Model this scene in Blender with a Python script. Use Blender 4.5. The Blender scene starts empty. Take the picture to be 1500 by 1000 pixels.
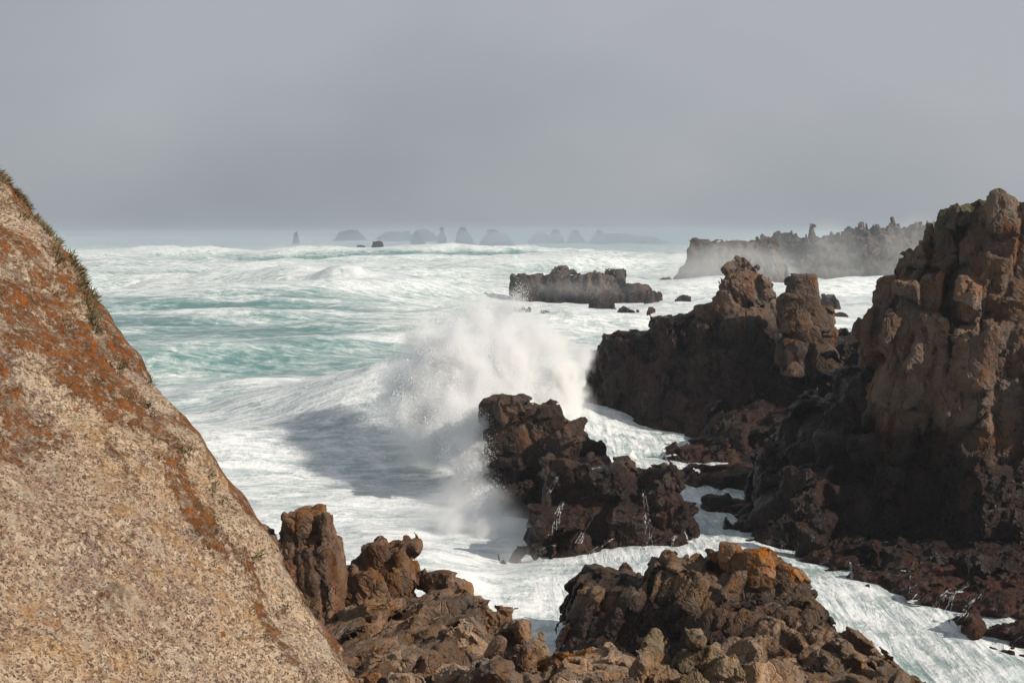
import bpy, math, random
import numpy as np
random.seed(7)
rng = np.random.default_rng(7)
scene = bpy.context.scene
R = math.radians

# ------------------------------------------------------------------ camera
CAM_H, FOCAL, PITCH = 14.0, 40.0, 5.41
cam_data = bpy.data.cameras.new('camera')
cam = bpy.data.objects.new('camera', cam_data)
scene.collection.objects.link(cam)
cam.location = (0, 0, CAM_H)
cam.rotation_euler = (R(90 - PITCH), 0, 0)
cam_data.lens = FOCAL
cam_data.sensor_width = 36
cam_data.clip_end = 30000
scene.camera = cam

# ------------------------------------------------------------------ light
SUN_EL, SUN_AZ = 33.0, 68.0          # azimuth: from straight behind the camera round to the right
sdir = (math.cos(R(SUN_EL)) * math.sin(R(SUN_AZ)), -math.cos(R(SUN_EL)) * math.cos(R(SUN_AZ)), math.sin(R(SUN_EL)))
sun_data = bpy.data.lights.new('sun', 'SUN')
sun_data.energy = 4.8
sun_data.angle = R(0.6)
sun_data.color = (1.0, 0.90, 0.78)
sun = bpy.data.objects.new('sun', sun_data)
scene.collection.objects.link(sun)
from mathutils import Vector, Matrix
sun.rotation_euler = Vector(sdir).to_track_quat('Z', 'Y').to_euler()
sun.location = (60, -40, 60)

world = bpy.data.worlds.new('World')
scene.world = world
world.use_nodes = True
wn, wl = world.node_tree.nodes, world.node_tree.links
wn.clear()
w_out = wn.new('ShaderNodeOutputWorld')
w_bg = wn.new('ShaderNodeBackground')
w_sky = wn.new('ShaderNodeTexSky')
w_sky.sky_type = 'NISHITA'
w_sky.sun_disc = False
w_sky.sun_elevation = R(SUN_EL)
w_sky.sun_rotation = math.atan2(sdir[0], sdir[1])
w_sky.dust_density = 3.0
w_bg.inputs['Strength'].default_value = 0.10
# storm cloud over the whole sky: grey cloud colour with soft noise, a little of the clear sky through it
w_tc = wn.new('ShaderNodeTexCoord')
w_map = wn.new('ShaderNodeMapping'); w_map.inputs['Scale'].default_value = (1, 1, 2.0)
w_noise = wn.new('ShaderNodeTexNoise'); w_noise.inputs['Scale'].default_value = 1.3
w_noise.inputs['Detail'].default_value = 4; w_noise.inputs['Roughness'].default_value = 0.45
w_ramp = wn.new('ShaderNodeValToRGB')
w_ramp.color_ramp.elements[0].position = 0.36
w_ramp.color_ramp.elements[0].color = (2.35, 2.72, 3.05, 1)
w_ramp.color_ramp.elements[1].position = 0.66
w_ramp.color_ramp.elements[1].color = (4.35, 4.5, 4.8, 1)
w_mix = wn.new('ShaderNodeMix'); w_mix.data_type = 'RGBA'; w_mix.inputs[0].default_value = 0.93
wl.new(w_tc.outputs['Generated'], w_map.inputs['Vector'])
wl.new(w_map.outputs[0], w_noise.inputs['Vector'])
wl.new(w_noise.outputs['Fac'], w_ramp.inputs['Fac'])
wl.new(w_sky.outputs['Color'], w_mix.inputs[6])
wl.new(w_ramp.outputs['Color'], w_mix.inputs[7])
wl.new(w_mix.outputs[2], w_bg.inputs['Color'])
wl.new(w_bg.outputs[0], w_out.inputs['Surface'])

scene.view_settings.view_transform = 'Standard'
scene.view_settings.look = 'None'
scene.view_settings.exposure = 0.0
scene.view_settings.gamma = 1.0
scene.view_settings.use_curve_mapping = False
scene.cycles.use_denoising = True
scene.cycles.max_bounces = 10
scene.cycles.diffuse_bounces = 3
scene.cycles.glossy_bounces = 2
scene.cycles.transmission_bounces = 2
scene.cycles.volume_bounces = 8
scene.cycles.transparent_max_bounces = 96
scene.cycles.volume_step_rate = 2.0
scene.cycles.volume_max_steps = 256

# ------------------------------------------------------------------ pixels of the photograph to places
FPX = 1500 * FOCAL / 36
_cp, _sp = math.cos(R(PITCH)), math.sin(R(PITCH))
def ray(px, py):
    u, v = (px - 750) / FPX, (500 - py) / FPX
    return np.array([u, _cp + v * _sp, -_sp + v * _cp])
def P(px, py, Y):
    d = ray(px, py)
    return np.array([0, 0, CAM_H]) + d * (Y / d[1])
def W(px, py, z=0.0):
    d = ray(px, py)
    return np.array([0, 0, CAM_H]) + d * ((z - CAM_H) / d[2])

# ------------------------------------------------------------------ noise on arrays
M32 = np.uint32
def hsh(ix, iy, iz, seed):
    h = (ix.astype(np.int32).view(M32) * M32(374761393)) ^ (iy.astype(np.int32).view(M32) * M32(668265263)) ^ (iz.astype(np.int32).view(M32) * M32(2147483647)) ^ M32(seed * 2654435761 & 0xffffffff)
    h = (h ^ (h >> M32(13))) * M32(1274126177)
    h = (h ^ (h >> M32(16))) * M32(2246822519)
    return h ^ (h >> M32(15))
def u01(h):
    return (h >> M32(8)).astype(np.float32) * np.float32(1 / 16777216)
_TAB = {}
def table(seed):
    if seed not in _TAB:
        _TAB[seed] = np.random.default_rng(seed + 100).random((32, 32, 32, 3), dtype=np.float32)
    return _TAB[seed].reshape(-1, 3)
def vnoise(p, seed=0):
    T = np.ascontiguousarray(table(seed)[:, 0])
    i = np.floor(p).astype(np.int32)
    f = (p - i).astype(np.float32)
    f = f * f * (3 - 2 * f)
    i0, i1 = i & 31, (i + 1) & 31
    def g(a, b, c): return T[(a * 32 + b) * 32 + c]
    x0, y0, z0 = i0.T; x1, y1, z1 = i1.T; fx, fy, fz = f.T
    a = g(x0, y0, z0) * (1 - fx) + g(x1, y0, z0) * fx
    b = g(x0, y1, z0) * (1 - fx) + g(x1, y1, z0) * fx
    c = g(x0, y0, z1) * (1 - fx) + g(x1, y0, z1) * fx
    d = g(x0, y1, z1) * (1 - fx) + g(x1, y1, z1) * fx
    a = a * (1 - fy) + b * fy
    c = c * (1 - fy) + d * fy
    return (a * (1 - fz) + c * fz) * 2 - 1
def fbm(p, octs=4, seed=0, gain=0.5):
    s = np.zeros(len(p), np.float32); a = 1.0; n = 0
    for o in range(octs):
        s += a * vnoise(p * (2.03 ** o) + o * 7.7, seed + o); n += a; a *= gain
    return s / n
def voronoi(q, seed, jit=0.72, blocky=True):
    """nearest and second-nearest cell: distances, id, seed point; blocky cells meet in flat joints"""
    T = table(seed)
    i = np.floor(q).astype(np.int32)
    sg = np.where(q - i < 0.5, -1, 1).astype(np.int32)
    n = len(q)
    f1 = np.full(n, 9e9, np.float32); f2 = np.full(n, 9e9, np.float32); code = np.zeros(n, np.int8)
    j = 0
    for dx in (0, 1):
        for dy in (0, 1):
            for dz in (0, 1):
                c = [i[:, k] + (sg[:, k] if dd else 0) for k, dd in enumerate((dx, dy, dz))]
                t = T[((c[0] & 31) * 32 + (c[1] & 31)) * 32 + (c[2] & 31)]
                d = None
                for k in range(3):
                    e = q[:, k] - c[k] - (0.5 + (t[:, k] - 0.5) * jit)
                    e = e * e
                    if blocky: e = e * e
                    d = e if d is None else d + e
                near = d < f1
                f2 = np.where(near, f1, np.minimum(f2, d))
                f1 = np.where(near, d, f1)
                code[near] = j
                j += 1
    off = np.stack([(code >> 2) & 1, (code >> 1) & 1, code & 1], 1).astype(np.int32)
    cid = i + sg * off
    m = cid & 31
    best = cid + 0.5 + (T[(m[:, 0] * 32 + m[:, 1]) * 32 + m[:, 2]] - 0.5) * np.float32(jit)
    pw = 0.25 if blocky else 0.5
    return f1 ** pw, f2 ** pw, cid, best.astype(np.float32)

# ------------------------------------------------------------------ solids as distance fields
def smin(a, b, k):
    h = np.clip(0.5 + 0.5 * (b - a) / k, 0, 1)
    return b + (a - b) * h - k * h * (1 - h)
def smax(a, b, k):
    return -smin(-a, -b, k)
class Fr:
    """upright tapered block: section (half-widths) at the bottom and at the top, leaning from one centre to the other"""
    def __init__(s, cb, ct, rb, rt, p=3.0, rot=0.0, down=None, rnd=0.3):
        s.cb, s.ct, s.rb, s.rt, s.p, s.rot, s.rnd = map(lambda v: np.array(v, np.float32) if isinstance(v, (tuple, list, np.ndarray)) else v, (cb, ct, rb, rt, p, rot, rnd))
        s.down = s.cb[2] - 0.3 if down is None else down
    def d(s, X):
        z0, z1 = s.cb[2], s.ct[2]
        t = np.clip((X[:, 2] - z0) / (z1 - z0), 0, 1)
        u = X[:, 0] - (s.cb[0] + (s.ct[0] - s.cb[0]) * t)
        v = X[:, 1] - (s.cb[1] + (s.ct[1] - s.cb[1]) * t)
        c, sn = math.cos(s.rot), math.sin(s.rot)
        u, v = c * u + sn * v, -sn * u + c * v
        rx = s.rb[0] + (s.rt[0] - s.rb[0]) * t
        ry = s.rb[1] + (s.rt[1] - s.rb[1]) * t
        k = (np.abs(u / rx) ** s.p + np.abs(v / ry) ** s.p) ** (1 / s.p)
        slope = math.hypot(1, (s.rb[0] - s.rt[0]) / max(z1 - z0, .1))
        ds = (k - 1) * np.minimum(rx, ry) / slope
        return smax(smax(ds, X[:, 2] - z1, s.rnd), s.down - X[:, 2], 0.1)
    def box(s):
        r = max(max(s.rb), max(s.rt)) * (1 if s.rot == 0 else 1.3)
        rx = max(s.rb[0], s.rt[0]) if s.rot == 0 else r; ry = max(s.rb[1], s.rt[1]) if s.rot == 0 else r
        lo = np.minimum(s.cb, s.ct) - (rx, ry, 0); hi = np.maximum(s.cb, s.ct) + (rx, ry, 0)
        lo[2] = s.down; return lo, hi
class El:
    def __init__(s, c, r, rot=0.0, tilt=0.0):
        s.c, s.r = np.array(c, np.float32), np.array(r, np.float32)
        s.m = np.array(Matrix.Rotation(-tilt, 3, 'Y') @ Matrix.Rotation(-rot, 3, 'Z'), np.float32)
    def d(s, X):
        q = (X - s.c) @ s.m.T
        k = np.sqrt(((q / s.r) ** 2).sum(1))
        return (k - 1) * s.r.min()
    def box(s):
        r = np.full(3, s.r.max()); return s.c - r, s.c + r
def fp(Y, top, bot, dep, p=3.0, rot=0.0, down=None, rnd=0.3, Yt=None):
    """tapered block whose top edge shows at (x left, x right, y) in the photo and whose foot shows at bot"""
    Yt = Y if Yt is None else Yt
    tl, tr = P(top[0], top[2], Yt), P(top[1], top[2], Yt)
    bl, br = P(bot[0], bot[2], Y), P(bot[1], bot[2], Y)
    return Fr((bl + br) / 2, (tl + tr) / 2, ((br - bl)[0] / 2, dep[1]), ((tr - tl)[0] / 2, dep[0]), p, rot, down, rnd)
def ep(px, py, Y, rx, ry, rz, rot=0.0, tilt=0.0):
    return El(P(px, py, Y), (rx, ry, rz), rot, tilt)

def tri_lin(A, lo, st, X):
    q = (X - lo) / st
    n = np.array(A.shape[:3])
    q = np.clip(q, 0, n - 1.001)
    i = q.astype(np.int32); f = (q - i).astype(np.float32)
    o = 0
    for dx in (0, 1):
        wx = f[:, 0] if dx else 1 - f[:, 0]
        for dy in (0, 1):
            wy = f[:, 1] if dy else 1 - f[:, 1]
            for dz in (0, 1):
                wz = f[:, 2] if dz else 1 - f[:, 2]
                w = wx * wy * wz
                a = A[i[:, 0] + dx, i[:, 1] + dy, i[:, 2] + dz]
                o = o + (a * w if a.ndim == 1 else a * w[:, None])
    return o

def surface_nets(D, lo, h):
    S = D < 0
    nx, ny, nz = D.shape
    c = S[:-1, :-1, :-1].astype(np.int8)
    for dx, dy, dz in ((1,0,0),(0,1,0),(0,0,1),(1,1,0),(1,0,1),(0,1,1),(1,1,1)):
        c = c + S[dx:nx-1+dx, dy:ny-1+dy, dz:nz-1+dz]
    act = (c > 0) & (c < 8)
    idx = np.full(act.shape, -1, np.int32)
    ci = np.argwhere(act)
    idx[act] = np.arange(len(ci))
    V = np.zeros((len(ci), 3), np.float32); N = np.zeros(len(ci), np.float32)
    cor = [(a, b, d) for a in (0, 1) for b in (0, 1) for d in (0, 1)]
    vals = {k: D[ci[:, 0] + k[0], ci[:, 1] + k[1], ci[:, 2] + k[2]] for k in cor}
    for k in cor:
        for ax in range(3):
            if k[ax]: continue
            k2 = list(k); k2[ax] = 1; k2 = tuple(k2)
            a, b = vals[k], vals[k2]
            x = (a < 0) != (b < 0)
            t = np.where(x, a / np.where(x, a - b, 1), 0)
            for q in range(3):
                V[:, q] += np.where(x, t if q == ax else k[q], 0)
            N += x
    V = (V / N[:, None] + ci) * h + lo
    F = []
    for ax in range(3):
        sl0 = [slice(1, -1)] * 3; sl1 = [slice(1, -1)] * 3
        sl0[ax] = slice(0, -1); sl1[ax] = slice(1, None)
        s0, s1 = S[tuple(sl0)], S[tuple(sl1)]
        e = np.argwhere(s0 != s1)
        flip = s0[s0 != s1]
        off = np.array([1, 1, 1]); off[ax] = 0
        e = e + off
        b, d = [(1, 2), (2, 0), (0, 1)][ax]
        def vid(ob, od):
            q = e.copy(); q[:, b] -= ob; q[:, d] -= od
            return idx[q[:, 0], q[:, 1], q[:, 2]]
        quad = np.stack([vid(1, 1), vid(0, 1), vid(0, 0), vid(1, 0)], 1)
        quad[~flip] = quad[~flip][:, ::-1]
        F.append(quad)
    return V, np.concatenate(F)

def rotm(ax, ay, az):
    return np.array(Matrix.Rotation(az, 3, 'Z') @ Matrix.Rotation(ay, 3, 'Y') @ Matrix.Rotation(ax, 3, 'X'), np.float32)
def solid(prims, h, k=0.4, levels=(), noise=(), zmin=-1.2, step=3, margin=0.7, seed=0, sub=(), clip=None, snap=.55, grit=.10):
    """distance field of the blended primitives, broken into jointed blocks, turned into a mesh.
    levels: (cell size xyz, (rot xyz), flatten, offset, crack depth, crack width, warp)"""
    lo = np.min([p.box()[0] for p in prims], 0) - margin
    hi = np.max([p.box()[1] for p in prims], 0) + margin
    lo[2] = max(lo[2], zmin)
    if clip: lo = np.maximum(lo, clip[0]); hi = np.minimum(hi, clip[1])
    H = h * step
    n = np.ceil((hi - lo) / H).astype(int) + 2
    g = np.stack(np.meshgrid(*[lo[a] + np.arange(n[a]) * H for a in range(3)], indexing='ij'), -1).reshape(-1, 3).astype(np.float32)
    d = None
    for p in prims:
        e = p.d(g)
        d = e if d is None else smin(d, e, k)
    for p in sub:
        d = smax(d, -p.d(g), k * 0.6)
    C = d.reshape(n).astype(np.float32)
    G = np.stack(np.gradient(C, H), -1).astype(np.float32)
    G /= np.maximum(np.linalg.norm(G, axis=-1, keepdims=True), 0.2)
    # fine grid
    nf = (n - 1) * step + 1
    A = C
    for ax in range(3):
        x = np.arange(nf[ax]) / step
        i = np.minimum(x.astype(int), n[ax] - 2); f = (x - i).astype(np.float32)
        sh = [1, 1, 1]; sh[ax] = -1
        A = np.take(A, i, ax) * (1 - f.reshape(sh)) + np.take(A, i + 1, ax) * f.reshape(sh)
    amp = sum(l[3] * 1.0 + l[4] + l[2] * l[0][0] * 0.35 for l in levels) + sum(a for a, s in noise)
    band = np.abs(A) < amp + 2 * h
    bi = np.argwhere(band)
    X = (lo + bi * h).astype(np.float32)
    d0 = A[band]
    dd = d0.copy()
    left = [l[3] + l[4] * 1.2 + l[2] * l[0][0] * 0.3 for l in levels] + [sum(a for a, s_ in noise)]
    for li, (sz, rot, flat, off, cd, cw, warp) in enumerate(levels):
        s = seed * 10 + li * 3 + 1
        M = rotm(*[R(a) for a in rot])
        Q = X
        if li:                                   # the next level only matters near the surface so far
            A[band] = dd
            band = np.abs(A) < sum(left[li:]) + 2 * h
            bi = np.argwhere(band); X = (lo + bi * h).astype(np.float32)
            dd = A[band]; d0 = tri_lin(C, lo, H, X)
            Q = X
        if warp:
            Q = X + warp * np.stack([vnoise(X / (sz[0] * 1.3) + 11 * j, s + 40 + j) for j in range(3)], 1)
        szn = np.array(sz, np.float32)
        f1, f2, cid, sp = voronoi((Q @ M.T) / szn, s)
        spw = (sp * szn) @ M
        rel = (Q - spw)
        key = ((cid[:, 0].astype(np.int64) + 2048) * 4096 + cid[:, 1] + 2048) * 4096 + cid[:, 2] + 2048
        _, fi, inv = np.unique(key, return_index=True, return_inverse=True)
        dc = tri_lin(C, lo, H, spw[fi])[inv]; gc = tri_lin(G, lo, H, spw[fi])[inv]
        hh = hsh(cid[:, 0], cid[:, 1], cid[:, 2], s)
        r0 = u01(hh) * 2 - 1
        jx = np.stack([u01(hsh(cid[:, 0], cid[:, 1], cid[:, 2], s + 50 + j)) - 0.5 for j in range(3)], 1)
        gn = gc + jx * 0.5
        gn /= np.maximum(np.linalg.norm(gn, axis=1, keepdims=True), .3)
        gr_ = gn @ M.T                           # faces break along the joint directions
        ax_ = np.abs(gr_).argmax(1)
        sn = np.zeros_like(gr_); sn[np.arange(len(ax_)), ax_] = np.sign(gr_[np.arange(len(ax_)), ax_])
        gn = gn * (1 - snap) + (sn @ M) * snap
        gn /= np.maximum(np.linalg.norm(gn, axis=1, keepdims=True), .3)
        dp = dc + (gn * rel).sum(1)
        lim = sz[0] * 0.35
        if li == 0: whole = u01(hsh(cid[:, 0], cid[:, 1], cid[:, 2], s + 70)).astype(np.float32); brk = 1.0; keyA = np.full(A.shape, .5, np.float32); keyA[band] = whole
        else: brk = np.clip((keyA[band] - .2) * 3.0, .3, 1.0)      # some blocks stay whole, others are broken up
        dd += brk * (flat * np.clip(dp - d0, -lim, lim) + off * r0 * (.5 + np.abs(r0)))
        e = (f2 - f1) * min(sz) * 0.5
        cw = max(cw, h * (.95 if li == 0 else .75))
        if cd:
            deep = 0.35 + 0.65 * u01(hsh(cid[:, 0], cid[:, 1], cid[:, 2], s + 60))
            dd += brk * cd * deep * np.exp(-e / cw * 1.25)
    A[band] = dd
    A[:, :, 0] = np.maximum(A[:, :, 0], 0.01)
    for sl in ((0,), (-1,)):
        A[sl[0]] = np.maximum(A[sl[0]], .01); A[:, sl[0]] = np.maximum(A[:, sl[0]], .01)
    A[:, :, -1] = np.maximum(A[:, :, -1], .01)
    V, F = surface_nets(A, lo.astype(np.float32), np.float32(h))
    if noise and len(F):                          # small roughness, moved along the normals
        fnm = np.cross(V[F[:, 2]] - V[F[:, 0]], V[F[:, 3]] - V[F[:, 1]])
        nv = np.stack([np.bincount(F.ravel(), np.repeat(fnm[:, j], 4), len(V)) for j in range(3)], 1).astype(np.float32)
        nv /= np.maximum(np.linalg.norm(nv, axis=1, keepdims=True), 1e-9)
        o = 0
        for j, (a, s_) in enumerate(noise):
            o = o + a * fbm(V / np.float32(s_), 3, seed + 20 + j)
        V = V - nv * o[:, None]
        if grit: V = V + nv * (np.random.default_rng(seed).normal(0, h * grit, len(V)).astype(np.float32))[:, None]
    return V, F

def islands(V, F, keep=60, rel=True):
    """drop tiny loose bits"""
    n = len(V); lab = np.arange(n)
    a = np.concatenate([F[:, 0], F[:, 1], F[:, 2], F[:, 3]]); b = np.concatenate([F[:, 1], F[:, 2], F[:, 3], F[:, 0]])
    while True:
        m = np.minimum(lab[a], lab[b]); old = lab.copy()
        np.minimum.at(lab, a, m); np.minimum.at(lab, b, m)
        lab = lab[lab]
        if (old == lab).all(): break
    u, inv, cnt = np.unique(lab, return_inverse=True, return_counts=True)
    ok = cnt[inv] >= max(keep, cnt.max() * .04 if rel else 0)
    return V, F[ok[F[:, 0]]]

# ------------------------------------------------------------------ objects
COL = scene.collection
def mesh_from(name, V, F, mat, smooth=True):
    used, inv = np.unique(F.ravel(), return_inverse=True)
    V = V[used]; F = inv.reshape(F.shape)
    me = bpy.data.meshes.new(name)
    k = F.shape[1]
    me.vertices.add(len(V)); me.vertices.foreach_set('co', V.astype(np.float32).ravel())
    me.loops.add(F.size); me.loops.foreach_set('vertex_index', F.astype(np.int32).ravel())
    me.polygons.add(len(F)); me.polygons.foreach_set('loop_start', np.arange(0, F.size, k, dtype=np.int32))
    me.polygons.foreach_set('use_smooth', np.full(len(F), smooth))
    me.update(calc_edges=True)
    if mat: me.materials.append(mat)
    return me
def link(name, data, parent=None):
    o = bpy.data.objects.new(name, data); COL.objects.link(o)
    if parent: o.parent = parent
    return o
def tag(o, label=None, cat=None, group=None, kind=None):
    if label: o['label'] = label
    if cat: o['category'] = cat
    if group: o['group'] = group
    if kind: o['kind'] = kind
    return o
ROCKS = []          # (vertices) for shore foam
TREES = {}
from mathutils.bvhtree import BVHTree
from concurrent.futures import ThreadPoolExecutor
POOL = ThreadPoolExecutor(4)
JOBS = []
def rock(name, label, cat, prims, h, mat, cells=None, group=None, minpx=9, most=250, piece='block', core='core', bvh=None, part_of=None, **kw):
    """one rock: an Empty at its foot, a core mesh, and each joint block that can be told apart as a part (cells=True).
    The shape is worked out in a worker thread; finish_rocks() links the objects."""
    JOBS.append((POOL.submit(rock_shape, prims, h, cells, minpx, most, kw), name, label, cat, mat, group, piece, core, bvh, part_of))
def rock_shape(prims, h, cells, minpx, most, kw):
    V, F = solid(prims, h, **kw)
    V, F = islands(V, F)
    base = V.mean(0); base[2] = V[:, 2].min()
    if not cells: return V, F, base, None, None
    sz, rot, warp = kw['levels'][0][0], kw['levels'][0][1], kw['levels'][0][6]
    s = kw.get('seed', 0) * 10 + 1
    X = V[F].mean(1)
    Q = X
    if warp: Q = X + warp * np.stack([vnoise(X / (sz[0] * 1.3) + 11 * j, s + 40 + j) for j in range(3)], 1)
    M = rotm(*[R(a) for a in rot])
    _, _, cid, _ = voronoi((Q @ M.T) / np.array(sz, np.float32), s)
    key = ((cid[:, 0].astype(np.int64) + 2048) * 4096 + cid[:, 1] + 2048) * 4096 + cid[:, 2] + 2048
    u, inv, cnt = np.unique(key, return_inverse=True, return_counts=True)
    # size on the picture: facing the camera and in view
    v = V[F]
    nrm = np.cross(v[:, 2] - v[:, 0], v[:, 3] - v[:, 1]) * 0.5
    cen = X - np.array([0, 0, CAM_H])
    dist = np.linalg.norm(cen, axis=1)
    px = -(nrm * cen).sum(1) / dist / dist ** 2 * FPX ** 2
    dep = np.maximum(cen[:, 1] * _cp - cen[:, 2] * _sp, .1)
    sx = cen[:, 0] / dep * FPX + 750
    sy = 500 - (cen[:, 1] * _sp + cen[:, 2] * _cp) / dep * FPX
    px = np.where((px > 0) & (sx > 0) & (sx < 1500) & (sy < 1000) & (cen[:, 1] > 0), px, 0)
    area = np.bincount(inv, px, len(u))
    order = np.argsort(-area)
    chosen = [c for c in order[:most] if area[c] > minpx ** 2]
    # a block is one connected piece: stray bits of its cell stay with the core
    kk = inv[:, None].astype(np.int64) * len(V) + F
    uu, ki = np.unique(kk, return_inverse=True); ki = ki.reshape(F.shape)
    lab = np.arange(len(uu)); a = ki.ravel(); b = np.roll(ki, 1, 1).ravel()
    while True:
        m = np.minimum(lab[a], lab[b]); old = lab.copy()
        np.minimum.at(lab, a, m); np.minimum.at(lab, b, m); lab = lab[lab]
        if (old == lab).all(): break
    fl = lab[ki[:, 0]]
    ul, fi, fc = np.unique(fl, return_inverse=True, return_counts=True)
    best = np.zeros(len(u), np.int64); np.maximum.at(best, inv, fc[fi])
    keep = (fc[fi] == best[inv])
    seen = {}
    for c in chosen:
        ids = np.unique(fl[(inv == c) & keep])
        if len(ids) > 1: keep &= ~((inv == c) & (fl != ids[0]))
    inv = np.where(keep, inv, -1)
    return V, F, base, inv, chosen
def finish_rocks():
    roots = {}
    for job, name, label, cat, mat, group, piece, core, bvh, part_of in JOBS:
        V, F, base, inv, chosen = job.result()
        ROCKS.append(V)
        if bvh: TREES[bvh] = BVHTree.FromPolygons(V.tolist(), F.tolist())
        L = V - base
        if inv is None:
            o = link(name, mesh_from(name, L, F, mat, name == 'lichen_boulder')); o.location = base
            if part_of:
                o.parent = roots[part_of]; o.location = base - np.array(roots[part_of].location)
            else: tag(o, label, cat, group)
            continue
        root = link(name, None); root.location = base
        tag(root, label, cat, group); roots[name] = root
        mine = np.isin(inv, chosen)
        if (~mine).any(): tag(link(core, mesh_from(core, L, F[~mine], mat, False), root), kind='stuff')
        for c in chosen: link(piece, mesh_from(piece, L, F[inv == c], mat, False), root)

# ------------------------------------------------------------------ materials
class NT:
    def __init__(s, name):
        s.m = bpy.data.materials.new(name); s.m.use_nodes = True
        s.n, s.l = s.m.node_tree.nodes, s.m.node_tree.links
        s.n.clear(); s.out = s.n.new('ShaderNodeOutputMaterial')
    def new(s, t, **kw):
        n = s.n.new(t)
        for k, v in kw.items():
            if hasattr(n, k): setattr(n, k, v)
            else: s.put(n.inputs[k.replace('_', ' ')], v)
        return n
    def put(s, sock, v):
        if isinstance(v, bpy.types.NodeSocket): s.l.new(v, sock)
        else: sock.default_value = v
    def pos(s, scale=(1, 1, 1), rot=(0, 0, 0)):
        g = s.new('ShaderNodeNewGeometry'); m = s.new('ShaderNodeMapping')
        s.l.new(g.outputs['Position'], m.inputs['Vector'])
        m.inputs['Scale'].default_value = scale; m.inputs['Rotation'].default_value = [R(a) for a in rot]
        return m.outputs[0]
    def noise(s, vec, scale, detail=4, rough=0.55, dist=0.0):
        n = s.new('ShaderNodeTexNoise'); s.put(n.inputs['Vector'], vec)
        n.inputs['Scale'].default_value = scale; n.inputs['Detail'].default_value = detail
        n.inputs['Roughness'].default_value = rough; n.inputs['Distortion'].default_value = dist
        return n.outputs['Fac']
    def voro(s, vec, scale, feature='F1', out='Distance', rand=1.0):
        n = s.new('ShaderNodeTexVoronoi', feature=feature); s.put(n.inputs['Vector'], vec)
        n.inputs['Scale'].default_value = scale; n.inputs['Randomness'].default_value = rand
        return n.outputs[out]
    def math(s, op, a, b=0.0, c=0.0, clamp=False):
        n = s.new('ShaderNodeMath', operation=op); n.use_clamp = clamp
        for i, v in enumerate((a, b, c)): s.put(n.inputs[i], v)
        return n.outputs[0]
    def step(s, v, a, b, lo=0.0, hi=1.0):
        n = s.new('ShaderNodeMapRange', interpolation_type='SMOOTHSTEP')
        s.put(n.inputs['Value'], v)
        for k, x in (('From Min', a), ('From Max', b), ('To Min', lo), ('To Max', hi)): s.put(n.inputs[k], x)
        return n.outputs[0]
    def mix(s, f, a, b):
        n = s.new('ShaderNodeMix', data_type='RGBA')
        s.put(n.inputs[0], f)
        for i, v in ((6, a), (7, b)):
            s.put(n.inputs[i], (*v, 1) if isinstance(v, tuple) and len(v) == 3 else v)
        return n.outputs[2]
    def vmath(s, op, a, b):
        n = s.new('ShaderNodeVectorMath', operation=op)
        s.put(n.inputs[0], a); s.put(n.inputs[1], b); return n.outputs[0]
    def sep(s, vec):
        n = s.new('ShaderNodeSeparateXYZ'); s.put(n.inputs[0], vec); return n.outputs
    def bump(s, h, strength, dist, normal=None):
        n = s.new('ShaderNodeBump'); s.put(n.inputs['Height'], h)
        n.inputs['Strength'].default_value = strength; n.inputs['Distance'].default_value = dist
        if normal: s.put(n.inputs['Normal'], normal)
        return n.outputs[0]
    def bsdf(s, col, rough, normal=None, spec=0.3):
        b = s.new('ShaderNodeBsdfPrincipled')
        s.put(b.inputs['Base Color'], (*col, 1) if isinstance(col, tuple) else col)
        s.put(b.inputs['Roughness'], rough); s.put(b.inputs['Specular IOR Level'], spec)
        if normal: s.put(b.inputs['Normal'], normal)
        s.l.new(b.outputs[0], s.out.inputs['Surface']); return b

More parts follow.
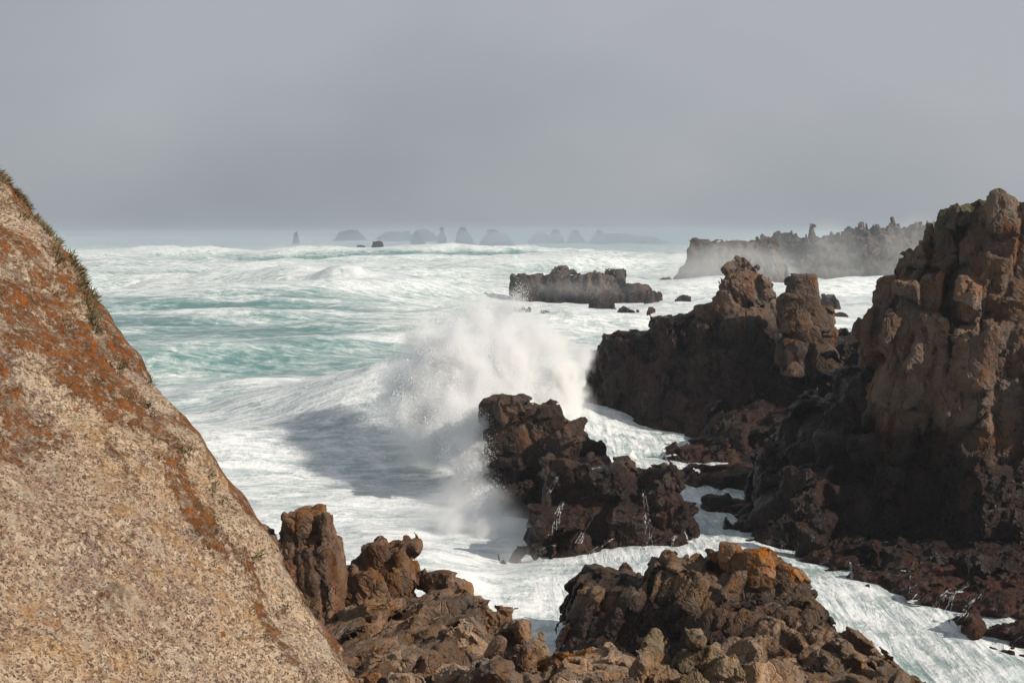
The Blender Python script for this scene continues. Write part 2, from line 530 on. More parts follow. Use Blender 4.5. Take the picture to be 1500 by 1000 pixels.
def rock_material(name, tan, red, grey, dark, wet_z, wet_band, wet=(0.020, 0.0115, 0.0085), s=1.0, lichen=0.0, moss=0.0, red_amt=0.5, dark_amt=0.5, joints=.45):
    t = NT(name)
    p = t.pos()
    ps = t.pos((1, 1, 0.35))                     # streaks run down the rock
    n1 = t.noise(p, 0.35 * s, 5, 0.6)
    n2 = t.noise(ps, 1.3 * s, 6, 0.65)
    n3 = t.noise(p, 5.5 * s, 5, 0.7)
    n4 = t.noise(p, 22 * s, 3, 0.7)
    c = t.mix(t.step(n1, 0.38, 0.62), tan, grey)
    c = t.mix(t.math('MULTIPLY', t.step(n2, 0.62 - 0.2 * red_amt, 0.78 - 0.2 * red_amt), 0.85), c, red)
    c = t.mix(t.math('MULTIPLY', t.step(n3, 0.62 - 0.14 * dark_amt, 0.80 - 0.14 * dark_amt), 0.8), c, dark)
    c = t.mix(t.math('MULTIPLY', t.step(n4, 0.45, 0.75), 0.35), c, tuple(min(1, x * 1.5) for x in tan))
    if lichen:
        nl = t.noise(p, 1.1 * s, 6, 0.7)
        c = t.mix(t.math('MULTIPLY', t.step(nl, 0.64 - 0.12 * lichen, 0.70 - 0.12 * lichen), 0.75), c, (0.30, 0.10, 0.018))
    if moss:
        g = t.new('ShaderNodeNewGeometry')
        up = t.sep(g.outputs['Normal'])[2]
        mm = t.math('ADD', up, t.math('MULTIPLY', t.math('SUBTRACT', n2, 0.5), 1.6))
        hi = t.step(t.sep(p)[2], moss - 1.5, moss + 1.2)
        c = t.mix(t.math('MULTIPLY', t.step(mm, 0.55, 0.9), hi), c, (0.055, 0.058, 0.018))
    z = t.sep(p)[2]
    zz = t.math('ADD', z, t.math('MULTIPLY', t.math('SUBTRACT', t.noise(p, 0.45, 4, 0.6), 0.5), wet_band * 2.2))
    w = t.step(zz, wet_z + wet_band * .5, wet_z - wet_band * .5)
    wcol = t.mix(t.step(t.math('ADD', t.math('MULTIPLY', n2, .6), t.math('MULTIPLY', n3, .5)), .35, .75), tuple(x * .45 for x in wet), tuple(x * f for x, f in zip(wet, (2.9, 2.3, 2.1))))
    c = t.mix(w, c, wcol)
    rough = t.step(w, 0, 1, 0.85, 0.34)
    h = t.math('ADD', t.math('MULTIPLY', n3, 0.5), t.math('MULTIPLY', n4, 0.22))
    joint, cellv = [], []
    # joints: thin straight cracks along the joint directions of the granite
    for sc_, rot_, amt in ((0.75, (12, -14, 20), .55 * joints), (2.3, (24, -25, 50), .2 * joints)):
        jv = t.vmath('ADD', t.pos((sc_ * s, sc_ * s, sc_ * .55 * s), rot_), t.vmath('MULTIPLY', t.new('ShaderNodeTexNoise', Vector=p, Scale=1.4 * s, Detail=4.0).outputs['Color'], (.22, .22, .22)))
        a_ = t.new('ShaderNodeTexVoronoi', feature='F1', distance='CHEBYCHEV'); t.put(a_.inputs['Vector'], jv); a_.inputs['Scale'].default_value = 1.0
        b_ = t.new('ShaderNodeTexVoronoi', feature='F2', distance='CHEBYCHEV'); t.put(b_.inputs['Vector'], jv); b_.inputs['Scale'].default_value = 1.0
        jd = t.math('SUBTRACT', b_.outputs['Distance'], a_.outputs['Distance'])
        h = t.math('SUBTRACT', h, t.step(jd, .04, 0.0, 0, amt * 1.2))
        joint.append(t.math('MULTIPLY', t.step(jd, .03, 0.005, 0, amt * .75), t.step(n2, .42, .58)))
        cellv.append(a_.outputs['Color'])
        h = t.math('ADD', h, t.math('MULTIPLY', t.sep(a_.outputs['Color'])[0], amt * .25))
    # broken faces: each small cell of the rock faces its own way
    g = t.new('ShaderNodeNewGeometry'); nrm = g.outputs['Normal']
    pw = t.vmath('ADD', p, t.vmath('MULTIPLY', t.new('ShaderNodeTexNoise', Vector=p, Scale=3.0 * s, Detail=3.0).outputs['Color'], (.22 / s, .22 / s, .22 / s)))
    for sc_, k_ in ((1.9, .95), (5.0, .75)):
        fc = t.new('ShaderNodeTexVoronoi', feature='F1'); t.put(fc.inputs['Vector'], t.vmath('MULTIPLY', pw, (1, 1, .7))); fc.inputs['Scale'].default_value = sc_ * s
        nrm = t.vmath('ADD', nrm, t.vmath('MULTIPLY', t.vmath('SUBTRACT', fc.outputs['Color'], (.5, .5, .5)), (k_, k_, k_)))
    nn_ = t.new('ShaderNodeVectorMath', operation='NORMALIZE'); t.put(nn_.inputs[0], nrm)
    nb = t.bump(h, 1.0, 0.22 / s, nn_.outputs[0])
    # each joint block weathers to its own tone; the joint lines are darker
    hsv = t.new('ShaderNodeHueSaturation'); t.put(hsv.inputs['Color'], c)
    t.put(hsv.inputs['Value'], t.math('ADD', .62, t.math('MULTIPLY', t.sep(cellv[0])[1], .76)))
    t.put(hsv.inputs['Saturation'], t.math('ADD', .8, t.math('MULTIPLY', t.sep(cellv[1])[2], .45)))
    c = hsv.outputs[0]
    c = t.mix(t.math('MAXIMUM', joint[0], joint[1]), c, tuple(x * .45 for x in dark))
    t.bsdf(c, rough, nb, t.step(w, 0, 1, 0.25, 0.3))
    return t.m

TAN, RED, GREY, DARK = (0.27, 0.175, 0.105), (0.19, 0.078, 0.036), (0.22, 0.175, 0.14), (0.055, 0.04, 0.032)
M_fore = rock_material('foreground_rock', (0.25, 0.155, 0.092), RED, (0.175, 0.125, 0.092), DARK, -5, 0.5, s=1.6, red_amt=0.35)
M_pinn = rock_material('pinnacle_rock', (0.23, 0.125, 0.066), (0.17, 0.066, 0.030), (0.18, 0.12, 0.085), (0.04, 0.028, 0.022), -5, .5, s=1.6, red_amt=.6, dark_amt=.7)
M_mound = rock_material('mound_rock', (0.19, 0.12, 0.072), (0.19, 0.08, 0.03), (0.135, 0.10, 0.078), (0.04, 0.03, 0.025), 2.3, 1.4, s=1.2, lichen=0.2)  # dark wet band also carries the shade of the lower front
M_isle = rock_material('island_rock', (0.105, 0.066, 0.042), (0.10, 0.045, 0.025), (0.09, 0.065, 0.05), (0.03, 0.022, 0.018), 3.6, 2.2, s=0.9, joints=.3)
M_ridge = rock_material('ridge_rock', (0.20, 0.135, 0.095), (0.20, 0.095, 0.05), (0.15, 0.115, 0.095), (0.04, 0.03, 0.026), 8.2, 2.0, s=0.7, red_amt=.55)
M_crag = rock_material('crag_rock', (0.20, 0.125, 0.082), (0.20, 0.085, 0.04), (0.15, 0.11, 0.088), (0.036, 0.026, 0.022), 5.2, 2.8, s=0.75, moss=14.4, red_amt=.6)  # wet band raised so its dark colour stands in for shade low down
M_moss = rock_material('mossy_boulder', (0.13, 0.105, 0.06), (0.075, 0.075, 0.028), (0.15, 0.12, 0.085), (0.04, 0.035, 0.025), -9, .5, s=1.4, red_amt=.9)
M_far = rock_material('far_rock', (0.13, 0.10, 0.08), (0.14, 0.085, 0.055), (0.11, 0.09, 0.08), (0.04, 0.034, 0.03), 2.2, 1.6, s=0.25)
M_dim = rock_material('distant_rock', (0.07, 0.062, 0.056), (0.07, 0.055, 0.045), (0.06, 0.055, 0.05), (0.03, 0.028, 0.026), 2, 1, s=0.12)

# ------------------------------------------------------------------ right: crag, its flank out of frame, the ridge
def LV(a, b, rot, rot2, off=1.0, cr=1.0, off2=1.0, flat=.9):
    """two sets of joints: cells of size a (xyz) and, within them, cells of size b"""
    m, n = min(a), min(b)
    return ((a, rot, flat, m * 0.18 * off, m * 0.20 * cr, m * 0.05, m * 0.12),
            (b, rot2, 0.85, n * 0.19 * off2, n * 0.16 * cr, n * 0.06, n * 0.12))
crag = [
    fp(53, (1405, 1620, 302), (1330, 1700, 560), (3.2, 5.0), 3, 0, -2, .5),
    fp(52, (1385, 1440, 318), (1366, 1450, 480), (1.5, 2.2), 3, 0, 4, .3),
    fp(51, (1420, 1520, 300), (1400, 1540, 420), (1.5, 2.2), 3, 0, 6, .3),
    fp(53, (1338, 1400, 365), (1325, 1440, 520), (1.5, 2.2), 3, 0, 2, .3),
    fp(52, (1300, 1345, 415), (1282, 1400, 560), (1.2, 2.4), 3, .2, 0, .2),
    fp(52, (1284, 1330, 458), (1268, 1400, 640), (1.5, 2.6), 3, .1, -1, .3),
    fp(50, (1385, 1480, 480), (1345, 1560, 720), (1.5, 3.0), 3, .1, -2, .4),
    fp(49, (1440, 1620, 560), (1390, 1650, 800), (1.4, 2.6), 3, -.2, -2, .4),
    ep(1288, 482, 51, .5, .7, .65),
]
TOPS = [(1374, 1398, 306, 326, 'pointed'), (1400, 1424, 303, 322, 'wide'), (1428, 1454, 298, 318, 'round'), (1458, 1478, 294, 312, 'small')]
slope = [
    fp(55, (1245, 1330, 540), (1170, 1400, 640), (2.2, 4.0), 3, .1, -2, .5), fp(56, (1190, 1300, 590), (1120, 1400, 690), (2.2, 4.2), 3, .1, -2, .5),
    fp(54, (1225, 1420, 640), (1120, 1560, 770), (2.2, 4.0), 3, .15, -2, .5), fp(52, (1150, 1260, 690), (1090, 1360, 780), (1.8, 3.2), 3, .1, -2, .5),
    fp(50, (1330, 1600, 720), (1230, 1700, 830), (1.6, 2.6), 3, -.2, -2, .4), fp(47, (1290, 1600, 790), (1220, 1700, 860), (1.4, 2.2), 3, -.25, -2, .4),
    fp(44, (1420, 1660, 835), (1390, 1760, 925), (1.3, 2.0), 3, -.35, -2, .4)]
M_dark = rock_material('wet_shade_slope_rock', (0.05, 0.032, 0.024), (0.055, 0.026, 0.016), (0.042, 0.031, 0.026), (0.012, 0.009, 0.008), 12, 1.5, wet=(0.016, 0.0095, 0.0075), s=.8, joints=.3)  # deep shade of this slope is put into its near-black wet colour
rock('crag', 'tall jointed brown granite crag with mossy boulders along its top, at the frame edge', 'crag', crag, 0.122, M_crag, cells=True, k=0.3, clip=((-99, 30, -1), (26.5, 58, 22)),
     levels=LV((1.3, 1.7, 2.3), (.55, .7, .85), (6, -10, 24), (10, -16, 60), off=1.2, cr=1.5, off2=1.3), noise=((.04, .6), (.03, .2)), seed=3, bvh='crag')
rock('dark_slope', 'wet rock slope between the ridge and the crag, coloured black for deep shade', 'rock slope', slope, 0.15, M_dark, cells=True, k=0.4, clip=((-99, 30, -.7), (26.5, 61, 22)),
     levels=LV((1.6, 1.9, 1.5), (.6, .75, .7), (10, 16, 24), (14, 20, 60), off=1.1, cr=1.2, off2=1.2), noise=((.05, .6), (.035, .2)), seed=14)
for i, (x0, x1, y0, y1, k_) in enumerate(TOPS):
    w_ = (x1 - x0) * 51 / FPX / 2
    rock('boulder', {'pointed': 'pointed mossy boulder at the seaward end of the crag top', 'wide': 'wide flat mossy boulder on the crag top beside the pointed one',
         'round': 'rounded mossy boulder in the middle of the crag top', 'small': 'small mossy boulder near the frame edge on the crag top'}[k_], 'boulder',
         [fp(51.2, (x0 + 5, x1 - 7 + (4 if i == 0 else 0), y0), (x0, x1, y1), (w_ * .5, w_ * .9), 2.8, .1 * i, P(x0, y1 + 6, 51.2)[2], .12)], .05, M_moss, k=.1, margin=.2, step=2, seed=130 + i,
         levels=(((.6, .6, .6), (i * 20, i * 31, 9), .8, .03, .06, .03, .05),), noise=((.04, .25), (.02, .1)), group='mossy boulders on the crag')
shade_flank = [Fr((50, 60, -1), (50, 60, 15), (19, 14), (16, 10), 3, 0, -2, 1.0), Fr((41, 46, -1), (42, 47, 9), (8, 9), (6, 7), 3, -.1, -2, 1.0), Fr((35, 67, -1), (36, 67, 11.5), (9, 10), (7, 8), 3, 0, -2, .8),
         Fr((58, 82, -1), (58, 82, 14), (22, 18), (18, 14), 3, 0, -2, 1.0)]  # unseen rock mass, placed and shaped to shade the crag and ridge
rock('headland', 'unseen brown rock headland beyond the tall crag, shaped for its shadow', 'headland', shade_flank, 0.8, M_crag, k=1.0,
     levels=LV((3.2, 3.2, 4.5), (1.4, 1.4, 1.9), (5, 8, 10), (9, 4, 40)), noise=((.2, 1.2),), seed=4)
ridge = [
    fp(86, (862, 905, 512), (850, 960, 600), (2.5, 4), 2.5, 0, -2, .6),
    fp(84, (890, 960, 490), (870, 1040, 620), (3, 5), 2.5, 0, -2, .6),
    fp(82, (958, 1010, 464), (900, 1100, 640), (3, 6), 2.5, 0, -2, .6),
    fp(80, (1030, 1150, 447), (930, 1200, 650), (3, 7), 2.5, 0, -2, .8),
    fp(78, (1120, 1240, 520), (980, 1260, 690), (3, 8), 2.5, 0, -2, .8),
    fp(72, (1060, 1190, 600), (985, 1250, 700), (3, 5), 2.5, 0, -2, .8),
    fp(64, (1120, 1240, 660), (1060, 1300, 740), (3, 5), 2.5, 0, -2, .8),
    fp(76, (1190, 1290, 500), (1150, 1300, 600), (3, 4), 2.5, 0, 0, .4),
    # left pinnacle
    fp(79, (1064, 1096, 389), (1050, 1104, 470), (.9, 1.5), 3, 0, 5, .3),
    fp(79, (1050, 1078, 415), (1042, 1085, 480), (.9, 1.4), 3, 0, 5, .3),
    fp(79, (1095, 1132, 408), (1085, 1138, 480), (.9, 1.4), 3, 0, 5, .3),
    fp(80, (1020, 1060, 440), (1010, 1070, 490), (.9, 1.4), 3, 0, 5, .3),
    ep(984, 447, 82, .5, .6, .5),
]
rock('ridge', 'long dark wet rock ridge running down to the channel, jagged top knob', 'ridge', ridge, 0.165, M_ridge, cells=True, k=0.6, minpx=11,
     levels=LV((1.4, 2.0, 2.1), (.65, .9, .95), (12, 12, 30), (16, 20, 60), off=.85, cr=1.2, off2=1.1), noise=((.05, .7), (.04, .25)), seed=5, bvh='ridge')
stack = [fp(75, (1150, 1196, 430), (1140, 1215, 560), (.7, 1.2), 2.6, 0, 2, .3), fp(74.6, (1150, 1214, 510), (1146, 1232, 560), (1.0, 1.5), 2.6, 0, 1.5, .3)]
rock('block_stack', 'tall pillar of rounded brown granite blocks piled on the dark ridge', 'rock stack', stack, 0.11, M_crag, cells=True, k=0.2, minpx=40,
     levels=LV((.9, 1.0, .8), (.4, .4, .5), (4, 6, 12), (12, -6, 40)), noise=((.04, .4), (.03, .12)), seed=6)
for i, (x0, x1, y0, y1, Y, p_, lean) in enumerate([
    (1145, 1196, 404, 455, 74.2, 2.6, 4), (1141, 1172, 430, 466, 74.0, 2.6, 0), (1150, 1184, 452, 484, 73.6, 4.5, 0), (1183, 1217, 449, 481, 73.7, 4.5, 0), (1196, 1222, 474, 494, 73.9, 3, 0),
    (1162, 1196, 480, 504, 73.4, 3.5, 0), (1190, 1216, 488, 512, 73.4, 3, 4), (1150, 1186, 500, 546, 73.2, 3.2, 0), (1184, 1224, 504, 550, 73.1, 3.2, -3), (1220, 1238, 524, 548, 73.0, 2.8, 0), (1140, 1160, 492, 530, 73.6, 3, 0)]):
    w_ = (x1 - x0) * Y / FPX / 2
    pr = [fp(Y, (x0 + (x1 - x0) * (.16 if p_ < 3 else .04) + lean, x1 - (x1 - x0) * (.18 if p_ < 3 else .04) + lean, y0), (x0, x1, y1), (w_ * .8, w_ * 1.0), p_, .1 * (i % 3 - 1), P(x0, y1, Y)[2], .22 if p_ < 4 else .12)]
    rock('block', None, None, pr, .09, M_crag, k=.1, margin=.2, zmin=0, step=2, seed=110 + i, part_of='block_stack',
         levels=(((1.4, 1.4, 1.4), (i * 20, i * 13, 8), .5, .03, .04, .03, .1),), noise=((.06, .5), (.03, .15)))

ledge = [
    fp(70, (985, 1110, 650), (958, 1150, 690), (1.6, 2.6), 3, .2, -1.5, .25), fp(63, (1010, 1160, 684), (985, 1200, 730), (1.5, 2.4), 3, .15, -1.5, .25),
    fp(57, (1068, 1210, 732), (1040, 1250, 775), (1.4, 2.2), 3, .1, -1.5, .25), fp(51, (1125, 1290, 776), (1092, 1330, 816), (1.2, 2.0), 3, -.1, -1.5, .25),
    fp(47, (1215, 1400, 812), (1186, 1440, 852), (1.1, 1.8), 3, -.2, -1.5, .25), fp(44, (1290, 1500, 842), (1256, 1540, 888), (1.0, 1.7), 3, -.25, -1.5, .25),
    fp(41.5, (1375, 1560, 872), (1340, 1600, 915), (.9, 1.5), 3, -.3, -1.5, .25), fp(38.5, (1445, 1600, 918), (1424, 1640, 955), (.9, 1.4), 3, -.3, -1.5, .25),
    fp(49, (1330, 1500, 792), (1300, 1560, 850), (1.4, 2.0), 3, -.2, -1.5, .25), fp(45, (1420, 1600, 825), (1380, 1640, 880), (1.2, 1.8), 3, -.25, -1.5, .25)]
M_ledge = rock_material('ledge_rock', (0.06, 0.034, 0.022), (0.07, 0.030, 0.016), (0.05, 0.034, 0.026), (0.016, 0.011, 0.009), 9, 1, wet=(0.030, 0.0155, 0.0105), s=1.1, joints=.3)
rock('wash_ledge', 'low wet red-brown ledges along the foot of the crag beside the channel', 'rock ledge', ledge, 0.11, M_ledge, cells=True, k=0.4, clip=((5, 33, -.7), (25, 76, 9)),
     levels=LV((1.3, 1.5, .9), (.5, .6, .45), (10, 14, 30), (16, 10, 50), off=.9), noise=((.05, .4), (.035, .14)), seed=7, bvh='ledge')
# ------------------------------------------------------------------ middle: wave-swept island, mound
isle = [
    fp(59, (722, 770, 590), (700, 810, 735), (1.6, 3.4), 4, .25, -2, .15),
    fp(58.5, (768, 800, 598), (730, 850, 740), (1.2, 3.0), 4, .2, -2, .15),
    fp(57, (808, 842, 634), (760, 892, 745), (1.2, 2.8), 4, .2, -2, .15),
    fp(56, (838, 882, 664), (780, 905, 760), (1.2, 2.4), 4, .2, -2, .15),
    fp(52, (806, 930, 684), (775, 985, 800), (1.6, 2.8), 5, .12, -2, .12),
    fp(51, (885, 972, 706), (830, 1012, 815), (1.2, 2.2), 5, .15, -2, .12),
    fp(50, (800, 985, 752), (786, 1022, 832), (1.2, 1.8), 5, .12, -2, .12),
]
rock('wave_swept_rock', 'dark wet two-tiered rock standing in the surf under the bursting wave', 'rock', isle, 0.1, M_isle, cells=True, k=0.35,
     levels=(((2.4, 2.4, 1.5), (6, 12, 20), .88, .14, .3, .08, .12), ((.7, .9, .7), (14, 12, 30), .75, .14, .12, .06, .05)), noise=((.05, .5), (.035, .16)), seed=8, bvh='isle')
mound = [
    fp(37.5, (850, 1060, 850), (820, 1120, 940), (1.6, 2.4), 3, -.1, -2, .3),
    fp(36.8, (960, 1160, 828), (930, 1230, 930), (1.5, 2.2), 2.8, 0, -2, .4),
    fp(35.6, (1000, 1180, 880), (930, 1250, 960), (1.5, 2.2), 2.8, -.2, -2, .4),
    fp(38.0, (835, 870, 868), (828, 880, 950), (.6, .9), 3, 0, -2, .3),
    fp(39.2, (812, 840, 935), (800, 850, 950), (.6, .9), 3, 0, -2, .3),
    fp(37.2, (950, 975, 818), (940, 990, 870), (.4, .6), 2.8, .2, 1, .15), fp(37.2, (978, 1000, 822), (970, 1020, 870), (.4, .6), 2.8, .2, 1, .15),
    fp(36.9, (1035, 1062, 808), (1025, 1080, 870), (.4, .7), 2.8, .2, 1, .15),
]
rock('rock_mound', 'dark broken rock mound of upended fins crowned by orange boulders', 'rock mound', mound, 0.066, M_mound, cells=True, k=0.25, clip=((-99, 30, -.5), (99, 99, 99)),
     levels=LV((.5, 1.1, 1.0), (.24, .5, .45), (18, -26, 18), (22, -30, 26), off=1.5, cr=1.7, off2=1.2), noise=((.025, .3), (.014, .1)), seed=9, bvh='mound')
slab = [
    fp(34.6, (1100, 1190, 905), (1060, 1262, 965), (1.0, 1.7), 2.8, -.2, -2, .4), fp(33.8, (1100, 1240, 925), (1010, 1325, 992), (1.4, 2.0), 2.8, -.25, -2, .4),
    fp(32.6, (1180, 1300, 962), (1090, 1350, 1012), (1.3, 1.8), 2.8, -.25, -2, .4), fp(31.2, (1120, 1270, 985), (1060, 1330, 1040), (1.3, 1.8), 2.8, -.2, -2, .4)]
rock('furrowed_rock', 'tan furrowed rock sloping from the mound down to the white channel', 'rock', slab, 0.066, M_fore, cells=True, k=0.25, clip=((-99, 29, -.5), (99, 99, 99)),
     levels=LV((.7, 1.3, .8), (.28, .55, .4), (24, -30, 30), (26, -36, 36), off=1.2, cr=1.4), noise=((.025, .3), (.014, .1)), seed=16)

# boulders that crown the mound, each one a thing that could be lifted off
def boulder(name, label, px, py, Y, rx, ry, rz, mat, rot=0.0, tilt=0.0, seed=0, h=None, sit=None, group=None, spike=0.0, cat='boulder', p=2.6, flat=0.8):
    c = P(px, py, Y)
    h = h or max(rx, ry, rz) / 13
    if spike:
        pr = [Fr(c - (0, 0, rz), c + (spike * rx, 0, rz), (rx, ry), (rx * .22, ry * .35), p, rot, c[2] - rz, rx * .3)]
    else:
        pr = [El(c, (rx, ry, rz), rot, tilt)]
    m = max(rx, ry, rz)
    return rock(name, label, cat, pr, h, mat, group=group, k=0.1, margin=m * .25, zmin=-9, step=2, seed=seed,
                levels=(((m * .95, m * 1.0, m * 1.0), (seed * 31, seed * 17, seed * 23), .9, m * .03, m * .05, m * .04, m * .08),
                        ((m * .45, m * .5, m * .55), (seed * 11, 20, seed * 7), .6, m * .03, m * .03, m * .02, m * .06)),
                noise=((m * .04, m * .35), (m * .025, m * .12)))
M_orange = rock_material('orange_boulder', (0.30, 0.155, 0.062), (0.30, 0.105, 0.025), (0.25, 0.16, 0.095), (0.06, 0.038, 0.025), -9, .5, s=1.6, lichen=.25, red_amt=.9)
boulder('boulder', 'long orange-brown boulder on the very top of the rock mound', 1104, 826, 36.3, .92, .6, .44, M_orange, 0, R(24), 1)
boulder('boulder', 'round orange boulder overhanging the channel side of the rock mound', 1157, 849, 36.0, .52, .5, .50, M_orange, .3, R(20), 2)
boulder('boulder', 'small orange boulder below the long one on the rock mound', 1114, 853, 35.7, .42, .4, .36, M_orange, 0, R(10), 3)
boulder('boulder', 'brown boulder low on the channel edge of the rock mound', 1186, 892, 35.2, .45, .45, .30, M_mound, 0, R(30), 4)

# ------------------------------------------------------------------ left: pinnacle rocks on the shelf
pin = [
    fp(27, (420, 482, 750), (410, 497, 880), (.55, .85), 3.5, .15, 3.2, .08),
    fp(26.8, (372, 386, 768), (368, 398, 870), (.25, .45), 2.5, 0, 3.2, .1),
    fp(26.7, (390, 402, 782), (386, 408, 870), (.25, .45), 2.5, 0, 3.2, .1),
    fp(26.6, (403, 416, 784), (400, 420, 890), (.28, .45), 2.5, 0, 3.2, .1),
    fp(26.5, (398, 418, 826), (394, 424, 900), (.35, .5), 2.5, 0, 3.2, .15),
    fp(26.7, (474, 496, 798), (466, 508, 895), (.45, .65), 2.8, 0, 3.2, .15),
    fp(26.6, (420, 480, 800), (385, 505, 905), (.5, .8), 2.8, 0, 3.0, .2),
    fp(26.9, (385, 440, 785), (375, 480, 905), (.4, .6), 2.8, 0, 3.0, .15),
]
rock('pinnacle_rock', 'upright cluster of red-brown rock slabs behind the lichen-covered boulder', 'rock', pin, 0.045, M_pinn, cells=True, k=0.06, piece='slab', zmin=2.5, step=2,
     levels=(((.42, .55, 1.3), (4, 7, 12), .85, .035, .13, .04, .03), ((.2, .26, .55), (8, 10, 30), .7, .02, .035, .02, .02)), noise=((.02, .22), (.012, .07)), seed=11, snap=.7)
pin2 = [
    fp(28, (535, 596, 798), (502, 614, 895), (.5, .9), 3.2, .1, 3.0, .1),
    fp(27.8, (508, 592, 828), (498, 612, 900), (.6, .9), 3.2, 0, 3.0, .15),
    fp(27.9, (578, 612, 794), (560, 600, 850), (.35, .6), 3, 0, 4.2, .08),
    fp(27.7, (592, 622, 846), (575, 612, 890), (.35, .5), 3, 0, 3.6, .08),
]
rock('hooked_rock', 'dark brown rock with hooked overhanging tips beside the upright slabs', 'rock', pin2, 0.045, M_pinn, cells=True, k=0.08, piece='slab', zmin=2.5, step=2,
     levels=(((.5, .6, 1.0), (8, 16, 12), .8, .05, .13, .04, .03), ((.2, .26, .5), (10, 20, 30), .7, .02, .035, .02, .02)), noise=((.02, .22), (.012, .07)), seed=12, snap=.7)
shelf = [
    fp(26.5, (600, 690, 872), (520, 760, 960), (.8, 2.2), 2.5, 0, -1, .3),
    fp(25.8, (690, 745, 912), (560, 800, 985), (.9, 2.0), 2.5, 0, -1, .3),
    fp(25.0, (520, 680, 900), (440, 760, 1000), (1.0, 2.0), 2.5, -.15, -1, .3),
    fp(23.5, (480, 640, 930), (440, 740, 1040), (1.2, 2.0), 2.5, -.1, -1, .3),
    fp(24.0, (740, 790, 962), (640, 822, 1040), (.8, 1.6), 2.5, 0, -1, .3),
    fp(22.0, (470, 760, 972), (420, 880, 1120), (1.2, 2.2), 2.5, 0, -1, .3),
    fp(19.8, (480, 1130, 1022), (420, 1190, 1250), (1.3, 2.6), 3, 0, -1, .4),
    fp(16.5, (420, 1150, 1065), (380, 1250, 1500), (1.8, 3.0), 3, 0, -1, .5),
    fp(25.2, (470, 560, 905), (430, 600, 990), (.8, 1.4), 2.5, 0, -1, .3),
]
rock('rock_shelf', 'sloping brown rock shelf strewn with loose stones below the upright slabs', 'rock shelf', shelf, 0.084, M_fore, cells=True, k=0.25, zmin=2.6, clip=((-9, 17.5, 2.6), (9, 40, 20)),
     levels=LV((1.3, 1.0, .65), (.42, .5, .3), (14, 22, 30), (20, 26, 55), off=1.2, cr=1.0), noise=((.03, .25), (.015, .08)), seed=13)

# loose stones along the bottom of the picture, one by one: x left, x right, y top, y foot, distance, spike, label
STONES = [
    (869, 923, 956, 1004, 19.6, 0, 'broad rounded tan stone with a domed top at the shelf edge'),
    (918, 976, 947, 1006, 19.8, .25, 'tall leaning pointed stone between the domed stone and the mossy spire'),
    (924, 951, 968, 1004, 19.0, .1, 'short stubby stone in front of the leaning pointed stone'),
    (992, 1029, 947, 1000, 19.6, .1, 'mossy spire-shaped stone standing upright on the shelf edge'),
    (1018, 1052, 962, 1004, 19.6, 0, 'rounded stone leaning against the mossy spire'),
    (1046, 1080, 970, 1006, 19.2, 0, 'low rounded stone between the mossy spire and the slanted stone'),
    (1074, 1118, 952, 1004, 20.2, .5, 'slanted pointed stone at the channel end of the row'),
    (1088, 1152, 976, 1012, 20.0, 0, 'broad low stone at the channel end of the row'),
    (854, 877, 961, 980, 20.6, 0, 'small round stone behind the domed stone'),
    (806, 870, 969, 990, 20.2, 0, 'flat greenish stone beside the small orange stone'),
    (800, 832, 966, 984, 20.8, 0, 'small orange stone on the shelf edge'),
    (822, 890, 985, 1010, 18.8, 0, 'wide low stone at the foot of the domed stone'),
    (562, 618, 957, 992, 21.8, 0, 'square-edged tan block on the shelf below the slabs'),
    (658, 706, 934, 984, 23.0, 0, 'large angular tan block high on the shelf'),
    (704, 746, 954, 1004, 20.6, .1, 'angular reddish block standing below the large tan block'),
    (742, 786, 965, 1006, 20.2, .2, 'wedge-shaped tan stone next to the reddish block'),
    (696, 736, 973, 1008, 19.4, 0, 'pale upright block at the very bottom below the reddish block'),
    (769, 797, 946, 984, 22.0, 0, 'narrow tan stone at the seaward lip of the shelf'),
    (614, 638, 972, 996, 20.8, 0, 'small brown stone to the side of the square-edged block'),
    (538, 562, 966, 988, 21.6, 0, 'small brown stone between lichen boulder and square-edged block'),
    (648, 688, 980, 1008, 19.8, 0, 'low tan block near the bottom under the large tan block'),
    (532, 574, 982, 1010, 19.8, 0, 'flat brown stone beside the foot of the lichen boulder'),
    (576, 612, 990, 1012, 19.4, 0, 'half-buried stone just under the square-edged block'),
    (955, 990, 985, 1010, 18.9, 0, 'small tan stone below the leaning pointed stone'),
    (1000, 1030, 992, 1014, 18.6, 0, 'small stone at the foot of the mossy spire'),
    (760, 800, 990, 1012, 19.0, 0, 'rounded stone at the bottom below the wedge-shaped stone'),
]
M_stone_red = rock_material('reddish_stone', (0.24, 0.13, 0.075), RED, (0.2, 0.14, 0.1), DARK, -9, .5, s=2.2, red_amt=.5)
M_stone_moss = rock_material('mossy_stone', (0.27, 0.19, 0.11), (0.15, 0.12, 0.055), (0.22, 0.165, 0.11), DARK, -9, .5, s=2.2, red_amt=.6)
M_stone = rock_material('tan_stone', (0.36, 0.235, 0.145), (0.27, 0.13, 0.06), (0.29, 0.21, 0.15), DARK, -9, .5, s=2.2, red_amt=.3)
for i, (x0, x1, y0, y1, Y, spk, lab) in enumerate(STONES):
    a, b = P(x0, y0, Y), P(x1, y1 + 6, Y)
    mat = M_orange if 'orange' in lab else M_stone_red if 'reddish' in lab or 'brown' in lab else M_stone_moss if 'mossy' in lab or 'green' in lab else M_stone
    boulder('stone', lab, (x0 + x1) / 2, (y0 + y1 + 6) / 2, Y, (b[0] - a[0]) / 2 * 1.28, (b[0] - a[0]) / 2 * 1.05, (a[2] - b[2]) / 2 * 1.32, mat,
            rot=(i * 37 % 20 - 10) / 60, seed=20 + i, group='loose stones on the shelf', spike=spk, cat='stone')

